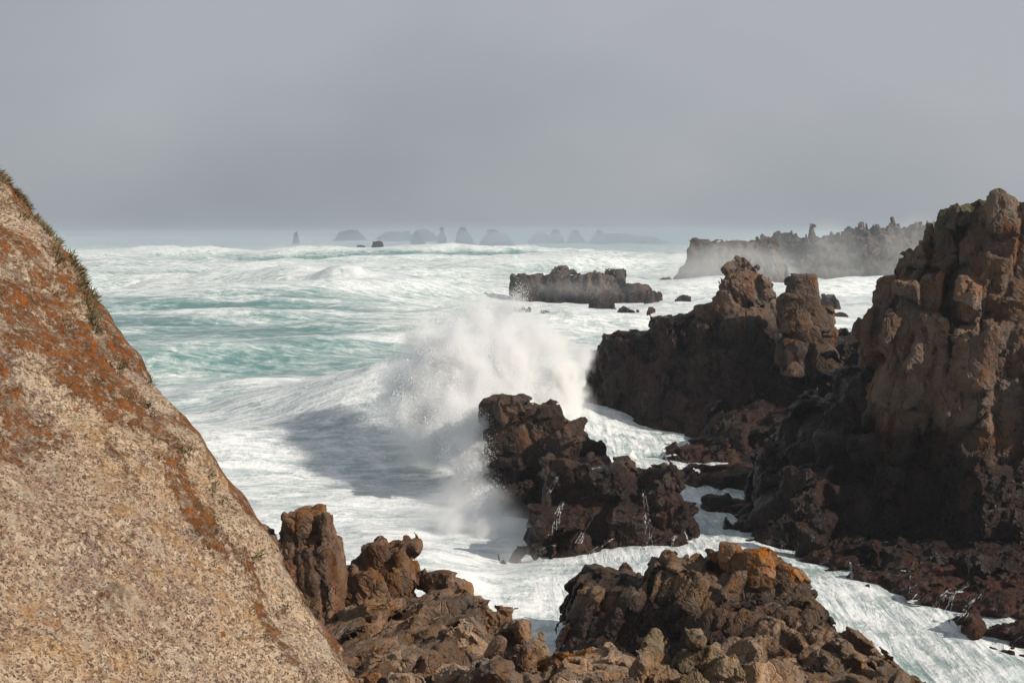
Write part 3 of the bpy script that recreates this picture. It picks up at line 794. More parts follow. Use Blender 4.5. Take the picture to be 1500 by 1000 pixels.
# ------------------------------------------------------------------ the great lichen-covered granite boulder
class Planes:
    def __init__(s, pl, lo, hi, k): s.pl, s.lo, s.hi, s.k = pl, np.array(lo, float), np.array(hi, float), k
    def d(s, X):
        o = None
        for p, n, k in s.pl:
            e = (X - p.astype(np.float32)) @ n.astype(np.float32)
            o = e if o is None else smax(o, e, k)
        return o
    def box(s): return s.lo, s.hi
def unit(v): return v / np.linalg.norm(v)
E0, E1, B0 = P(60, 330, 8.3), P(523, 1000, 6.3), P(0, 1000, 4.9)
nf = unit(np.cross(E1 - E0, B0 - E0)); nf = nf if nf[1] < 0 else -nf
ed = unit(E1 - E0)
nb_ = np.array([0.3, 1.0, 0.25]); nb_ = unit(nb_ - ed * nb_.dot(ed))
nm = unit(nf + nb_)
nt = unit(np.array([0.36, -.1, 0.92]))
vface = np.cross(nf, ed); vface = vface if vface[0] > 0 else -vface
OUT = .25
E0 = E0 + nm * OUT
pl = [(E0, nf, .3), (E0, nb_, .3), (E0 - nm * .07, nm, .25), (P(30, 278, 8.4), nt, .3), (np.array([-9., 6, 12]), np.array([-1., 0, 0]), .5)]
big = Planes(pl, (-8.6, 3.2, 7.2), (1.4, 11.0, 16.0), .3)
t = NT('lichen_granite')
p = t.pos()
pv = t.vmath('ADD', p, t.vmath('MULTIPLY', t.new('ShaderNodeTexNoise', Vector=p, Scale=38.0, Detail=2.0).outputs['Color'], (.022, .022, .022)))
cell = t.new('ShaderNodeTexVoronoi', feature='F1'); t.put(cell.inputs['Vector'], pv); cell.inputs['Scale'].default_value = 46
cs = t.sep(cell.outputs['Color'])
cell2 = t.new('ShaderNodeTexVoronoi', feature='F1'); t.put(cell2.inputs['Vector'], pv); cell2.inputs['Scale'].default_value = 105
cs2 = t.sep(cell2.outputs['Color'])
big_n = t.noise(p, 0.8, 5, 0.6); mid_n = t.noise(p, 3.4, 6, 0.65); fine_n = t.noise(p, 26, 6, 0.75); gr_n = t.noise(p, 9, 6, .72)
patch = t.noise(t.pos((1, 1, .7), (0, 30, 20)), 1.7, 9, .7, .5)
ground = t.mix(t.step(big_n, .40, .60), (0.72, 0.53, 0.36), (0.52, 0.36, 0.265))
ground = t.mix(t.math('MULTIPLY', t.step(patch, .50, .60), .8), ground, (0.42, 0.31, 0.26))
ground = t.mix(t.math('MULTIPLY', t.step(patch, .46, .36), .8), ground, (0.66, 0.52, 0.36))
ground = t.mix(t.math('MULTIPLY', t.step(gr_n, .40, .62), .6), ground, t.mix(t.step(mid_n, .42, .58), (0.34, 0.21, 0.125), (0.68, 0.52, 0.35)))
c = t.mix(t.math('MULTIPLY', t.step(cs[0], .5, .95), .85), ground, (0.76, 0.61, 0.44))
c = t.mix(t.math('MULTIPLY', t.step(cs[1], .55, .85), .7), c, (0.30, 0.175, 0.11))
c = t.mix(t.math('MULTIPLY', t.step(cs2[0], .70, .84), .8), c, (0.065, 0.052, 0.048))
c = t.mix(t.math('MULTIPLY', t.step(fine_n, .59, .70), .7), c, (0.12, 0.085, 0.065))
ochre = t.step(t.noise(p, 1.3, 9, 0.74), .50, .60)
c = t.mix(t.math('MULTIPLY', ochre, t.step(gr_n, .40, .62, .0, .5)), c, (0.56, 0.30, 0.10))
# orange lichen: broken sheets towards the top, bands that run down along the edge, scattered spots
geo_z = t.sep(p)[2]
hi = t.step(geo_z, 11.9, 13.4)
nl = t.noise(t.pos((1.5, 1.5, .75), (0, 32, 0)), 1.25, 10, 0.72, .4)
lm = t.math('ADD', nl, t.math('MULTIPLY', hi, .12))
lm = t.math('ADD', lm, t.math('MULTIPLY', t.math('SUBTRACT', fine_n, .5), .22))
dn = t.new('ShaderNodeVectorMath', operation='DOT_PRODUCT'); t.put(dn.inputs[0], p); dn.inputs[1].default_value = tuple(vface)
ed_d = t.math('ADD', t.math('SUBTRACT', dn.outputs['Value'], float(vface.dot(E0))), t.math('MULTIPLY', t.math('SUBTRACT', t.noise(p, 1.5, 6, .65), .5), .7))
band_ = t.math('MAXIMUM', t.step(t.math('ABSOLUTE', t.math('ADD', ed_d, .10)), .16, .02), t.math('MULTIPLY', t.step(t.math('ABSOLUTE', t.math('ADD', ed_d, .62)), .12, .02), .8))
lm = t.math('ADD', lm, t.math('MULTIPLY', band_, .2))
lich = t.math('MULTIPLY', t.step(lm, .585, .665), t.step(t.noise(p, 13, 7, .75), .40, .56, .1, .95))
spots = t.step(t.math('ADD', t.noise(p, 7.5, 5, .65), t.math('MULTIPLY', t.math('SUBTRACT', fine_n, .5), .2)), .66, .70)
c = t.mix(t.math('MAXIMUM', lich, t.math('MULTIPLY', spots, .8)), c, t.mix(t.step(t.noise(p, 11, 5, .65), .38, .62), (0.19, 0.062, 0.014), (0.40, 0.125, 0.018)))
# crusts: pale, and dark olive
c = t.mix(t.math('MULTIPLY', t.step(t.noise(t.pos((1.2, 1.2, .6), (0, 32, 40)), 1.9, 9, .72), .53, .62), t.step(gr_n, .42, .56, 0, .85)), c, (0.58, 0.49, 0.375))
c = t.mix(t.math('MULTIPLY', t.step(t.noise(p, 2.3, 10, .78), .585, .64), t.step(fine_n, .44, .58, 0, .85)), c, (0.085, 0.08, 0.05))
hgt = t.math('ADD', t.math('MULTIPLY', fine_n, .6), t.math('MULTIPLY', cs[0], .22))
hgt = t.math('ADD', hgt, t.math('MULTIPLY', lich, .3))
hgt = t.math('ADD', hgt, t.math('MULTIPLY', gr_n, 1.1))
nb2 = t.bump(hgt, 1.0, .06, t.bump(mid_n, .8, .18))
t.bsdf(c, .9, nb2, .2)
M_lichen = t.m
bo = rock('lichen_boulder', 'huge pale granite boulder covered with orange lichen filling the lower left', 'boulder', [big], 0.09, M_lichen, k=.3, margin=0.0, zmin=7.3,
          noise=((.17, 1.3), (.07, .4), (.03, .14)), levels=(), seed=15, bvh='boulder', grit=0)

# ------------------------------------------------------------------ rocks in the surf and the far coast
def far_rock(name, label, cat, prims, px_h, Y, mat, seed, a_px=14, group=None, crag=1.0, cells=False, **kw):
    h = px_h * 1.25 * Y / FPX; a = a_px * Y / FPX
    return rock(name, label, cat, prims, h, mat, cells=cells, group=group, k=a * .3, margin=a * .5, zmin=-1.5, step=2, seed=seed,
                levels=(((a * .8, a, a * 1.8), (6, 8, seed * 13 % 50), .75, a * .2 * crag, a * .16, a * .05, a * .12), ((a * .35, a * .45, a * .8), (10, 5, seed * 7 % 40), .6, a * .09 * crag, a * .06, a * .025, a * .04)),
                noise=((a * .1, a * .5),), **kw)
far_rock('skerry', 'long jagged dark skerry in the surf left of the hazy headland', 'skerry', [
    fp(236, (752, 800, 403), (748, 806, 432), (3, 5), 2.6, 0, -1.5), fp(236, (806, 830, 393), (790, 850, 434), (3, 6), 2.6, 0, -1.5),
    fp(235, (826, 905, 402), (812, 920, 436), (3.5, 6), 2.6, 0, -1.5), fp(236, (888, 912, 398), (880, 920, 432), (2, 4), 2.6, 0, -1.5),
    fp(235, (915, 945, 416), (905, 962, 438), (3, 5), 2.6, 0, -1.5)], 1.6, 236, M_far, 31, 16, bvh='skerry')
SURF = [  # x0, x1, y top, y foot, label
    (745, 776, 450, 462, 'small round rock awash beside the bursting plume'),
    (778, 842, 458, 480, 'low dark rock awash behind the plume'),
    (828, 862, 466, 484, 'rounded rock at the channel end of the low dark rock'),
    (862, 900, 440, 456, 'flat dark rock in the surf below the jagged skerry'),
    (900, 935, 452, 463, 'sliver of rock in white water above the dark ridge'),
    (925, 968, 428, 440, 'low rock just off the end of the jagged skerry'),
    (962, 990, 408, 424, 'small spiky rock at the foot of the hazy headland'),
    (985, 1018, 434, 446, 'flat rock in the surf under the hazy headland'),
    (940, 962, 441, 449, 'tiny rock in the surf between skerry and ridge'),
    (1196, 1232, 432, 452, 'dark rock in white water behind the block pillar'),
    (1214, 1244, 458, 472, 'spiky low rock in white water behind the block pillar'),
    (1142, 1166, 402, 424, 'dark rock seen between the ridge knob and the block pillar'),
]
for i, (x0, x1, y0, y1, lab) in enumerate(SURF):
    Y = W(x0, y1)[1]
    xm = (x0 + x1) / 2; w = (x1 - x0)
    far_rock('surf_rock', lab, 'rock', [fp(Y, (x0 + w * .25, x1 - w * .3, y0), (x0, x1, y1), (w * Y / FPX * .18, w * Y / FPX * .4), 2.4, 0, -1.5, .2),
                                        fp(Y, (x0 + w * .55, x1 - w * .1, y0 + (y1 - y0) * .35), (x0 + w * .4, x1, y1), (w * Y / FPX * .15, w * Y / FPX * .3), 2.4, 0, -1.5, .2)],
             1.5, Y, M_far, 40 + i, 11, group='rocks awash beyond the ridge')
far_rock('reef', 'jagged flat-topped reef behind the gap between the pillar and the crag', 'reef', [fp(100, (1222, 1262, 487), (1215, 1300, 560), (1.5, 3), 3, 0, -1.5), fp(98, (1255, 1290, 500), (1240, 1310, 570), (1.5, 3), 3, 0, -1.5)], 2.0, 100, M_ridge, 60, 14)
far_rock('channel_rock', 'low wet rock splitting the white water of the channel', 'rock', [fp(57, (1032, 1068, 726), (1015, 1085, 768), (.5, 1.0), 2.4, 0, -1.2, .2)], 2.2, 57, M_isle, 61, 20, crag=.5)
far_rock('channel_rock', 'flat rock at the channel edge under the ridge', 'rock', [fp(73, (950, 980, 655), (930, 1000, 668), (.8, 1.4), 2.4, 0, -1.2, .2)], 2.2, 73, M_isle, 62, 16, crag=.5)
far_rock('channel_rock', 'wet brown rock in the bottom corner below the crag', 'rock', [fp(37.5, (1448, 1500, 948), (1430, 1530, 985), (.5, 1.0), 2.4, 0, -1.2, .2)], 2.6, 37.5, M_isle, 63, 22, crag=.5)
far_rock('channel_rock', 'small wet rock between the bottom corner rock and the crag', 'rock', [fp(40, (1430, 1460, 918), (1418, 1480, 948), (.4, .8), 2.4, 0, -1.2, .2)], 2.6, 40, M_isle, 64, 20, crag=.5)
far_rock('cliff_islet', 'flat-topped hazy cliff rising from the surf behind the ridge knob', 'cliff', [
    fp(282, (1022, 1070, 358), (985, 1100, 422), (8, 14), 2.6, 0, -1.5), fp(280, (1060, 1130, 354), (1020, 1150, 420), (8, 14), 2.6, 0, -1.5),
    fp(280, (1015, 1030, 352), (1010, 1040, 390), (3, 6), 2.6, 0, -1.5), fp(278, (1100, 1138, 362), (1080, 1152, 420), (7, 12), 2.6, 0, -1.5),
    fp(278, (1000, 1030, 395), (975, 1060, 423), (5, 10), 2.4, 0, -1.5)] + [
    fp(276 + i % 4, (x_ - 3, x_ + 3, 349 + (i * 37 % 9)), (x_ - 8, x_ + 8, 385), (.8, 2.5), 2.4, 0, 3, .2) for i, x_ in enumerate(range(1014, 1142, 10))], 1.8, 281, M_far, 65, 11, crag=1.0, clip=((0, 262, -1.5), (150, 292, 30)), bvh='islet')
hr = np.random.default_rng(21)
hl = [fp(350, (1150, 1260, 358), (1110, 1300, 410), (12, 20), 2.6, 0, -1.5), fp(348, (1228, 1320, 346), (1190, 1380, 410), (12, 22), 2.6, 0, -1.5), fp(358, (1300, 1420, 340), (1250, 1480, 410), (14, 24), 2.6, 0, -1.5)]
for x_ in np.arange(1122, 1405, 8.5):
    yt = np.interp(x_, [1115, 1140, 1165, 1180, 1215, 1250, 1290, 1330, 1400], [346, 336, 344, 352, 343, 333, 332, 331, 324]) + hr.normal(0, 3.2)
    w_ = 8 + 12 * hr.random()
    hl.append(fp(342 + 12 * hr.random(), (x_ - w_ * .25, x_ + w_ * .25, yt), (x_ - w_, x_ + w_, yt + 26), (.5, 3.5), 2.2, 0, 2, .2))
crest_ = []
for i, x_ in enumerate(np.arange(1150, 1398, 5.2)):
    yb = np.interp(x_, [1115, 1140, 1165, 1180, 1215, 1250, 1290, 1330, 1400], [346, 338, 346, 352, 345, 336, 335, 334, 327]); w_ = 2.2 + 3.2 * hr.random()
    yt = yb - 1 - 9 * hr.random() ** 2
    crest_.append(fp(344 + 3 * hr.random(), (x_ - w_ * .3, x_ + w_ * .3, yt), (x_ - w_ * 1.6, x_ + w_ * 1.6, yb + 9), (.4, 1.4), 2.2, 0, P(x_, yb + 14, 345)[2], .1))
far_rock('rock_crest', 'spiky crest of small rock teeth along the top of the hazy headland', 'rock crest', crest_, 1.0, 345, M_far, 67, 5, crag=.6)
far_rock('rocky_headland', 'high hazy headland of broken rock behind the white mist', 'headland', hl, 2.3, 350, M_far, 66, 11, crag=1.0, clip=((60, 300, -1.5), (190, 372, 30)))
for i, (x0, x1, y0, y1, Y, lab) in enumerate([
    (1185, 1196, 329, 350, 346, 'slim needle of rock standing alone on the hazy headland'),
    (1256, 1268, 324, 345, 344, 'short rock tooth on the middle of the hazy headland'),
    (1301, 1314, 317, 345, 350, 'tall rock spire on the skyline nearest the crag')]):
    far_rock('rock_spire', lab, 'rock', [fp(Y, (x0 + 3, x1 - 3, y0), (x0, x1, y1), (.7, 1.6), 2.4, 0, P(x0, y1 + 6, Y)[2], .3)], 1.0, Y, M_far, 70 + i, 7, group='spires on the hazy headland')
FAR = [
    ([(608, 614, 338, 594, 630, 372)], 1000, 'pyramid-shaped far sea stack, first of the dim stacks'),
    ([(645, 650, 333, 637, 658, 372)], 1000, 'narrow far sea stack like a tower on the horizon'),
    ([(673, 682, 333, 658, 704, 372)], 1000, 'triangular far sea stack beside the broad domed one'),
    ([(716, 728, 336, 692, 764, 372), (734, 742, 341, 716, 764, 372)], 1000, 'broad domed far sea stack at the end of the row'),
    ([(786, 796, 340, 764, 832, 368), (810, 818, 336, 796, 834, 368), (840, 846, 337, 822, 868, 368), (884, 920, 342, 840, 1010, 368), (874, 882, 337, 856, 904, 368), (940, 950, 345, 900, 1020, 368)], 1300, 'long low hazy islet with bumps on the horizon'),
    ([(506, 522, 337, 478, 552, 362), (496, 504, 340, 484, 516, 362)], 1700, 'faint flat-topped islet far out on the horizon'),
    ([(566, 586, 339, 530, 612, 362), (612, 626, 336, 580, 664, 362), (592, 600, 338, 580, 612, 362)], 1700, 'faint long islet behind the pyramid-shaped stack'),
    ([(432, 436, 339, 427, 442, 362)], 1300, 'tiny far rock on the horizon beside the faint flat islet'),
    ([(546, 560, 353, 539, 568, 375), (524, 534, 359, 520, 541, 375)], 640, 'pair of small dark rocks in front of the far stacks'),
]
for i, (prs, Y, lab) in enumerate(FAR):
    far_rock('sea_stack', lab, 'sea stack', [fp(Y, (a, b, c), (d, e, f), ((b - a) * Y / FPX * .4, (e - d) * Y / FPX * .35), 2.0, 0, -2, 1.0) for a, b, c, d, e, f in prs],
             1.0, Y, M_dim, 80 + i, 4.5, group='far sea stacks', crag=.6)

finish_rocks()
# ------------------------------------------------------------------ the sea
shore_lo = np.array([-70., 20.]); SC = 0.5
SN = (280, 560)
occ = np.zeros(SN, bool)
for V in ROCKS:
    q = V[(V[:, 2] < 0.9)]
    ij = ((q[:, :2] - shore_lo) / SC).astype(int)
    ok = (ij >= 0).all(1) & (ij[:, 0] < SN[0]) & (ij[:, 1] < SN[1])
    occ[ij[ok, 0], ij[ok, 1]] = True
dist = np.where(occ, 0, 99.).astype(np.float32)
for it in range(40):                                  # grow the distance outwards
    n = dist.copy()
    for dx, dy, c in ((1, 0, 1), (-1, 0, 1), (0, 1, 1), (0, -1, 1), (1, 1, 1.414), (-1, 1, 1.414), (1, -1, 1.414), (-1, -1, 1.414)):
        r = np.roll(dist, (dx, dy), (0, 1)) + c * SC
        n = np.minimum(n, r)
    dist = n
def shore(x, y):
    i = np.clip(((x - shore_lo[0]) / SC).astype(int), 0, SN[0] - 1); j = np.clip(((y - shore_lo[1]) / SC).astype(int), 0, SN[1] - 1)
    d = dist[i, j]
    out = (x < shore_lo[0]) | (x > shore_lo[0] + SN[0] * SC - 1) | (y > shore_lo[1] + SN[1] * SC - 1) | (y < shore_lo[1])
    return np.where(out, 20.0, np.minimum(d, 20.0))
def hump(x, y, p0, p1, height, front, back, fade=5.0, curl=0.0):
    """a wave whose crest runs from p0 to p1 and whose steep side faces the viewer"""
    a = np.array(p0[:2]); b = np.array(p1[:2]); L = np.linalg.norm(b - a); u = (b - a) / L
    nn = np.array([-u[1], u[0]])
    if nn[1] < 0: nn = -nn
    wob = vnoise(np.stack([x / 9, y / 9, 0 * x], 1), 3) * front * .35
    s = (x - a[0]) * u[0] + (y - a[1]) * u[1]; v = (x - a[0]) * nn[0] + (y - a[1]) * nn[1] + wob
    m = 1 / (1 + np.exp(-np.clip(s / fade, -30, 30))) * 1 / (1 + np.exp(-np.clip((L - s) / fade, -30, 30)))
    sh = np.where(v < 0, np.exp(-(v / front) ** 2), np.exp(-(v / back) ** 2))
    return height * sh * m, v, m
xs = [0.0]
while xs[-1] < 40: xs.append(xs[-1] + .41)
d = .36
while xs[-1] < 9000: d *= 1.05; xs.append(xs[-1] + d)
xs = np.array([-v for v in xs[:0:-1]] + xs)
ys = [17.0]
while ys[-1] < 9000: ys.append(ys[-1] + max(.38, .0084 * ys[-1]))
ys = np.array(ys)
gx, gy = [a.ravel().astype(np.float32) for a in np.meshgrid(xs, ys, indexing='ij')]
Xn = lambda sx, sy, o=0, seed=0, octs=3: fbm(np.stack([gx / sx + o, gy / sy - o, np.full_like(gx, o * 1.7)], 1), octs, seed)
sd = shore(gx, gy)
damp = np.clip(sd / 9, .12, 1)
far_g = np.clip((gy - 60) / 200, 0, 1)
z = np.zeros_like(gx)
wob = Xn(60, 40, 2, 5) * 16
for lam, A, ang, sharp in ((85, 1.25, 14, 1.6), (47, .7, 24, 1.5), (26, .60, 4, 1.8), (14, .26, 32, 1.5), (7.5, .12, -8, 1.3)):
    dx, dy = math.sin(R(ang)), -math.cos(R(ang))
    ph = (gx * dx + gy * dy + wob * (lam / 60)) * 2 * math.pi / lam
    am = A * (0.55 + 0.9 * np.clip(.5 + Xn(lam * 2.2, lam * 1.1, lam, 6, 2), 0, 1.2))
    z += am * (2 * (0.5 + 0.5 * np.sin(ph)) ** sharp - 0.75)
    del ph, am
z *= damp * (0.75 + .75 * far_g)
crest = np.clip((z - .9) / 1.6, 0, 1)
foam = 0.17 + 0.10 * np.clip(1.6 - gy / 90, 0, 1) + 0.42 * Xn(26, 11, 4, 8, 4) + 0.16 * Xn(7, 2.4, 9, 12, 3) + 0.5 * crest
calm = np.zeros_like(gx)
for p0, p1, hgt, fr, bk, fd, fo in (
    (P(440, 600, 84), P(735, 560, 72), 4.5, 6.5, 15, 4, -.2),       # the wave that bursts on the rock
    (P(255, 600, 104), P(470, 590, 97), 1.7, 5, 12, 5, .5),           # foaming crest to its left
    (P(210, 420, 262), P(575, 420, 236), 6.4, 8, 34, 7, .35),          # breaker with the tossed crest
    (P(300, 460, 205), P(570, 455, 195), 4.0, 9, 28, 12, -.7),        # green face in front of it
    (P(180, 480, 170), P(440, 480, 160), 2.2, 8, 20, 12, -.5),
    (P(230, 540, 128), P(560, 520, 135), 1.9, 7, 18, 12, -.4),
    (P(400, 380, 560), P(840, 375, 600), 5.4, 24, 60, 30, -.55),      # dark swell under the stacks
    (P(560, 395, 400), P(830, 390, 410), 3.0, 14, 40, 20, .1),
    (P(60, 375, 620), P(420, 372, 680), 4.4, 24, 60, 30, .45),
    (P(800, 380, 470), P(1000, 385, 430), 3.4, 14, 40, 20, .35),
):
    hh, v, m = hump(gx, gy, p0, p1, hgt, fr, bk, fd)
    z += hh
    top = np.exp(-((v - .5) / (fr * .35)) ** 2) * m
    face = np.exp(-((v + fr * .62) / (fr * .55)) ** 2) * m
    foam += .9 * top * (.6 + .8 * np.clip(.5 + Xn(14, 14, hgt, 31, 2), 0, 1)) + fo * face
    z += hgt * .16 * top * Xn(hgt * 1.1, hgt * .9, hgt, 33, 3)
    del hh, v, m, top, face
# white water: round every rock, in the channel, and where the broken waves run in
foam += 1.0 * np.exp(-sd / 5.0)
def zone(px, py, rx, ry, amt):
    c = W(px, py); global foam
    foam += amt * np.exp(-(((gx - c[0]) / rx) ** 2 + ((gy - c[1]) / ry) ** 2) ** 1.5)
zone(520, 770, 13, 9, .75); zone(700, 820, 9, 7, .6); zone(330, 680, 9, 9, .55); zone(640, 740, 7, 4, .6)
zone(940, 660, 6, 14, .7); zone(1280, 900, 8, 8, .6); zone(800, 470, 40, 60, .45); zone(300, 425, 50, 24, .5); zone(420, 430, 34, 22, .45); zone(200, 440, 30, 24, .4); zone(620, 420, 30, 40, .3)
zone(400, 620, 14, 18, .45); zone(560, 640, 10, 10, .25); zone(1250, 440, 40, 60, .6); zone(300, 510, 20, 22, -.25); zone(480, 500, 18, 18, -.2)
foam = np.where(foam > .5, .5 + .32 * np.tanh((foam - .5) / .6), foam)
foam -= .22 * np.clip((gx - .5 - (gy - 48) * .06) / 2.5, 0, 1) * np.clip((82 - gy) / 8, 0, 1)
rough = np.clip(foam, 0, 1) * np.clip(1.4 - gy / 160, .25, 1)
z += rough * (0.26 * Xn(2.6, 2.2, 3, 15, 4) + 0.12 * Xn(.9, .9, 5, 18, 2) + 0.6 * Xn(6.5, 4.5, 7, 25, 3) * np.clip(1.6 - gy / 80, 0, 1) + .25 * np.abs(Xn(3.2, 2.4, 8, 27, 3)) * np.clip(1.6 - gy / 80, 0, 1)) + 0.05 * Xn(1.5, .9, 6, 21, 2)
nx_, ny_ = len(xs), len(ys)
I = np.arange(nx_ * ny_).reshape(nx_, ny_)
SF = np.stack([I[:-1, :-1], I[1:, :-1], I[1:, 1:], I[:-1, 1:]], -1).reshape(-1, 4)
t = NT('sea_water')
p = t.pos()
att = t.new('ShaderNodeAttribute', attribute_name='foam').outputs['Fac']
lace_v = t.vmath('ADD', t.pos((.55, 1.0, .6), (0, 0, -14)), t.vmath('MULTIPLY', t.new('ShaderNodeTexNoise', Vector=p, Scale=.45, Detail=4.0).outputs['Color'], (2.6, 2.6, 2.6)))
lace = t.voro(lace_v, .55, 'DISTANCE_TO_EDGE'); lace2 = t.voro(lace_v, 1.7, 'DISTANCE_TO_EDGE')
st = t.noise(t.pos((.10, .55, .3), (0, 0, -12)), 1.0, 7, .68, .6)
chan = t.new('ShaderNodeAttribute', attribute_name='channel').outputs['Fac']
def streak(a, b, rot, detail, rough, dist):
    m1 = t.noise(t.pos((a, b, 1), (0, 0, rot)), 1.0, detail, rough, dist); m2 = t.noise(t.pos((b * 1.6, a * 1.1, 1), (0, 0, -14)), 1.0, detail, rough, dist)
    return t.math('ADD', t.math('MULTIPLY', m1, t.math('SUBTRACT', 1.0, chan)), t.math('MULTIPLY', m2, chan))
st2 = streak(.38, 1.7, -16, 6, .66, .8)
fn = t.noise(p, 4.5, 5, .7)
ed = t.math('ADD', t.step(lace, .22, .0, 0, .20), t.step(lace2, .2, .0, 0, .08))
val = t.math('ADD', att, t.math('MULTIPLY', t.math('SUBTRACT', st, .5), 1.5))
val = t.math('ADD', val, t.math('MULTIPLY', t.math('SUBTRACT', st2, .5), 1.0))
val = t.math('ADD', val, t.math('SUBTRACT', ed, .06))
val = t.math('ADD', val, t.math('MULTIPLY', t.math('SUBTRACT', fn, .5), .3))
mott = streak(.30, .75, -20, 7, .66, 1.4)
val = t.math('ADD', val, t.math('MULTIPLY', t.math('SUBTRACT', mott, .5), 1.7))
fm = t.step(val, .12, .92)
deep = t.mix(t.step(t.noise(p, .05, 4, .6), .35, .65), (0.09, 0.20, 0.192), (0.125, 0.235, 0.23))
veil = t.mix(t.step(val, -.25, .5), deep, (0.37, 0.48, 0.475))
col = t.mix(fm, veil, t.mix(t.step(t.math('ADD', t.math('MULTIPLY', fn, .4), t.math('MULTIPLY', st2, .8)), .42, .78), (0.50, 0.57, 0.585), (0.93, 0.935, 0.93)))
hb = t.math('ADD', t.math('MULTIPLY', fm, .5), t.math('MULTIPLY', t.math('MULTIPLY', t.noise(p, 1.8, 6, .72), fm), 1.3))
hb = t.math('ADD', hb, t.math('MULTIPLY', t.noise(t.pos((.6, 1.3, 1)), 1.6, 5, .6), .35))
b = t.bsdf(col, t.step(fm, 0, 1, .28, .7), t.bump(hb, .6, .18), .45)
sm = mesh_from('sea', np.stack([gx, gy, z], 1), SF, t.m)
at_ = sm.attributes.new('foam', 'FLOAT', 'POINT'); at_.data.foreach_set('value', np.clip(foam, -1, 2).astype(np.float32))
chn = np.clip((gx - .5 - (gy - 48) * .06) / 2.5, 0, 1) * np.clip((82 - gy) / 8, 0, 1)
at_ = sm.attributes.new('channel', 'FLOAT', 'POINT'); at_.data.foreach_set('value', chn.astype(np.float32))
sea = link('sea', sm); tag(sea, 'stormy teal sea streaked and piled with white foam', kind='structure')
SEA = (xs, ys, z.reshape(nx_, ny_))
def sea_z(x, y):
    i = np.clip(np.searchsorted(xs, x), 0, nx_ - 1); j = np.clip(np.searchsorted(ys, y), 0, ny_ - 1)
    return SEA[2][i, j]

# the ground the viewer and the great boulder stand on, all below the frame
gX, gY = np.meshgrid(np.linspace(-34, 16, 90), np.linspace(-12, 17.5, 60), indexing='ij')
gZ = 12.1 - np.clip(gY, 0, 20) * .44 - np.clip(gX - 5, 0, 20) * .9 + .25 * fbm(np.stack([gX.ravel() / 2, gY.ravel() / 2, 0 * gX.ravel()], 1), 4, 3).reshape(gX.shape)
I = np.arange(gX.size).reshape(gX.shape)
gr = link('ground', mesh_from('ground', np.stack([gX, gY, np.maximum(gZ, -1.0)], -1).reshape(-1, 3), np.stack([I[:-1, :-1], I[1:, :-1], I[1:, 1:], I[:-1, 1:]], -1).reshape(-1, 4), M_fore))
tag(gr, 'rocky ground under the viewpoint', kind='structure')

# ------------------------------------------------------------------ spray, mist, haze
def fog_modifier(o, voxel, band, density, mat):
    g = bpy.data.node_groups.new('fog', 'GeometryNodeTree')
    g.interface.new_socket('Geometry', in_out='INPUT', socket_type='NodeSocketGeometry')
    g.interface.new_socket('Geometry', in_out='OUTPUT', socket_type='NodeSocketGeometry')
    a, b = g.nodes.new('NodeGroupInput'), g.nodes.new('NodeGroupOutput')
    m = g.nodes.new('GeometryNodeMeshToVolume'); m.resolution_mode = 'VOXEL_SIZE'
    m.inputs['Density'].default_value = density; m.inputs['Voxel Size'].default_value = voxel; m.inputs['Interior Band Width'].default_value = band
    s = g.nodes.new('GeometryNodeSetMaterial'); s.inputs['Material'].default_value = mat
    g.links.new(a.outputs[0], m.inputs['Mesh']); g.links.new(m.outputs[0], s.inputs[0]); g.links.new(s.outputs[0], b.inputs[0])
    md = o.modifiers.new('fog', 'NODES'); md.node_group = g
def fog_material(name, density, scale, lo=.4, hi=.62, color=(.995, .997, 1), aniso=0.0, floor=0.0, stretch=(1, 1, 1), rough=.62):
    t = NT(name)
    v = t.new('ShaderNodeVolumePrincipled')
    v.inputs['Density Attribute'].default_value = ''
    v.inputs['Color'].default_value = (*color, 1); v.inputs['Anisotropy'].default_value = aniso
    a = t.new('ShaderNodeAttribute', attribute_name='density').outputs['Fac']
    n = t.noise(t.pos(stretch), scale, 6, rough, .4)
    n = t.step(n, lo, hi, floor, 1)
    t.put(v.inputs['Density'], t.math('MULTIPLY', t.math('MULTIPLY', a, n), density))
    t.l.new(v.outputs[0], t.out.inputs['Volume'])
    return t.m
def plume(name, label, puffs, mat, voxel, band, h, noise, k=.8, seed=0, droplets=0, dsize=.03, cat=None):
    pr = [El(P(px, py, Y), (rx * Y / FPX, rd * Y / FPX if rd > 8 else rd, ry * Y / FPX)) for px, py, Y, rx, ry, rd in puffs]
    V, F = solid(pr, h, k=k, levels=(), noise=noise, zmin=-.8, step=2, margin=sum(a for a, s in noise), seed=seed)
    V, F = islands(V, F, 60, False)
    o = link(name, mesh_from(name, V, F, mat)); tag(o, label, cat, kind='stuff')
    fog_modifier(o, voxel, band, 1.0, mat)
    return V, F
M_burst = fog_material('burst_spray', 6.0, .75, .40, .62, floor=.03, rough=.8, stretch=(1, 1, .7))
M_veil = fog_material('spray_veil', .95, .38, .36, .64, floor=.15, rough=.7)
M_mist = fog_material('surf_mist', .12, .06, .3, .7, floor=.25, stretch=(1, 1, 1.6))
jr = np.random.default_rng(12)
JETS = []
def jet(o, tip, n, r0, r1, wob=5):
    """a thrown sheet of water from o to tip: (px, py, distance); it arcs over and breaks up"""
    for i in range(n):
        t_ = (i + jr.random() * .6) / n
        x = o[0] + (tip[0] - o[0]) * t_ + jr.normal(0, wob * t_); y = o[1] + (tip[1] - o[1]) * (1 - (1 - t_) ** 1.5) + jr.normal(0, wob * t_)
        r = (r0 + (r1 - r0) * t_) * (.7 + .6 * jr.random())
        JETS.append((x, y, o[2] + (tip[2] - o[2]) * t_ + jr.normal(0, .5), r, r * (.9 + .4 * jr.random()), r * o[2] / FPX))
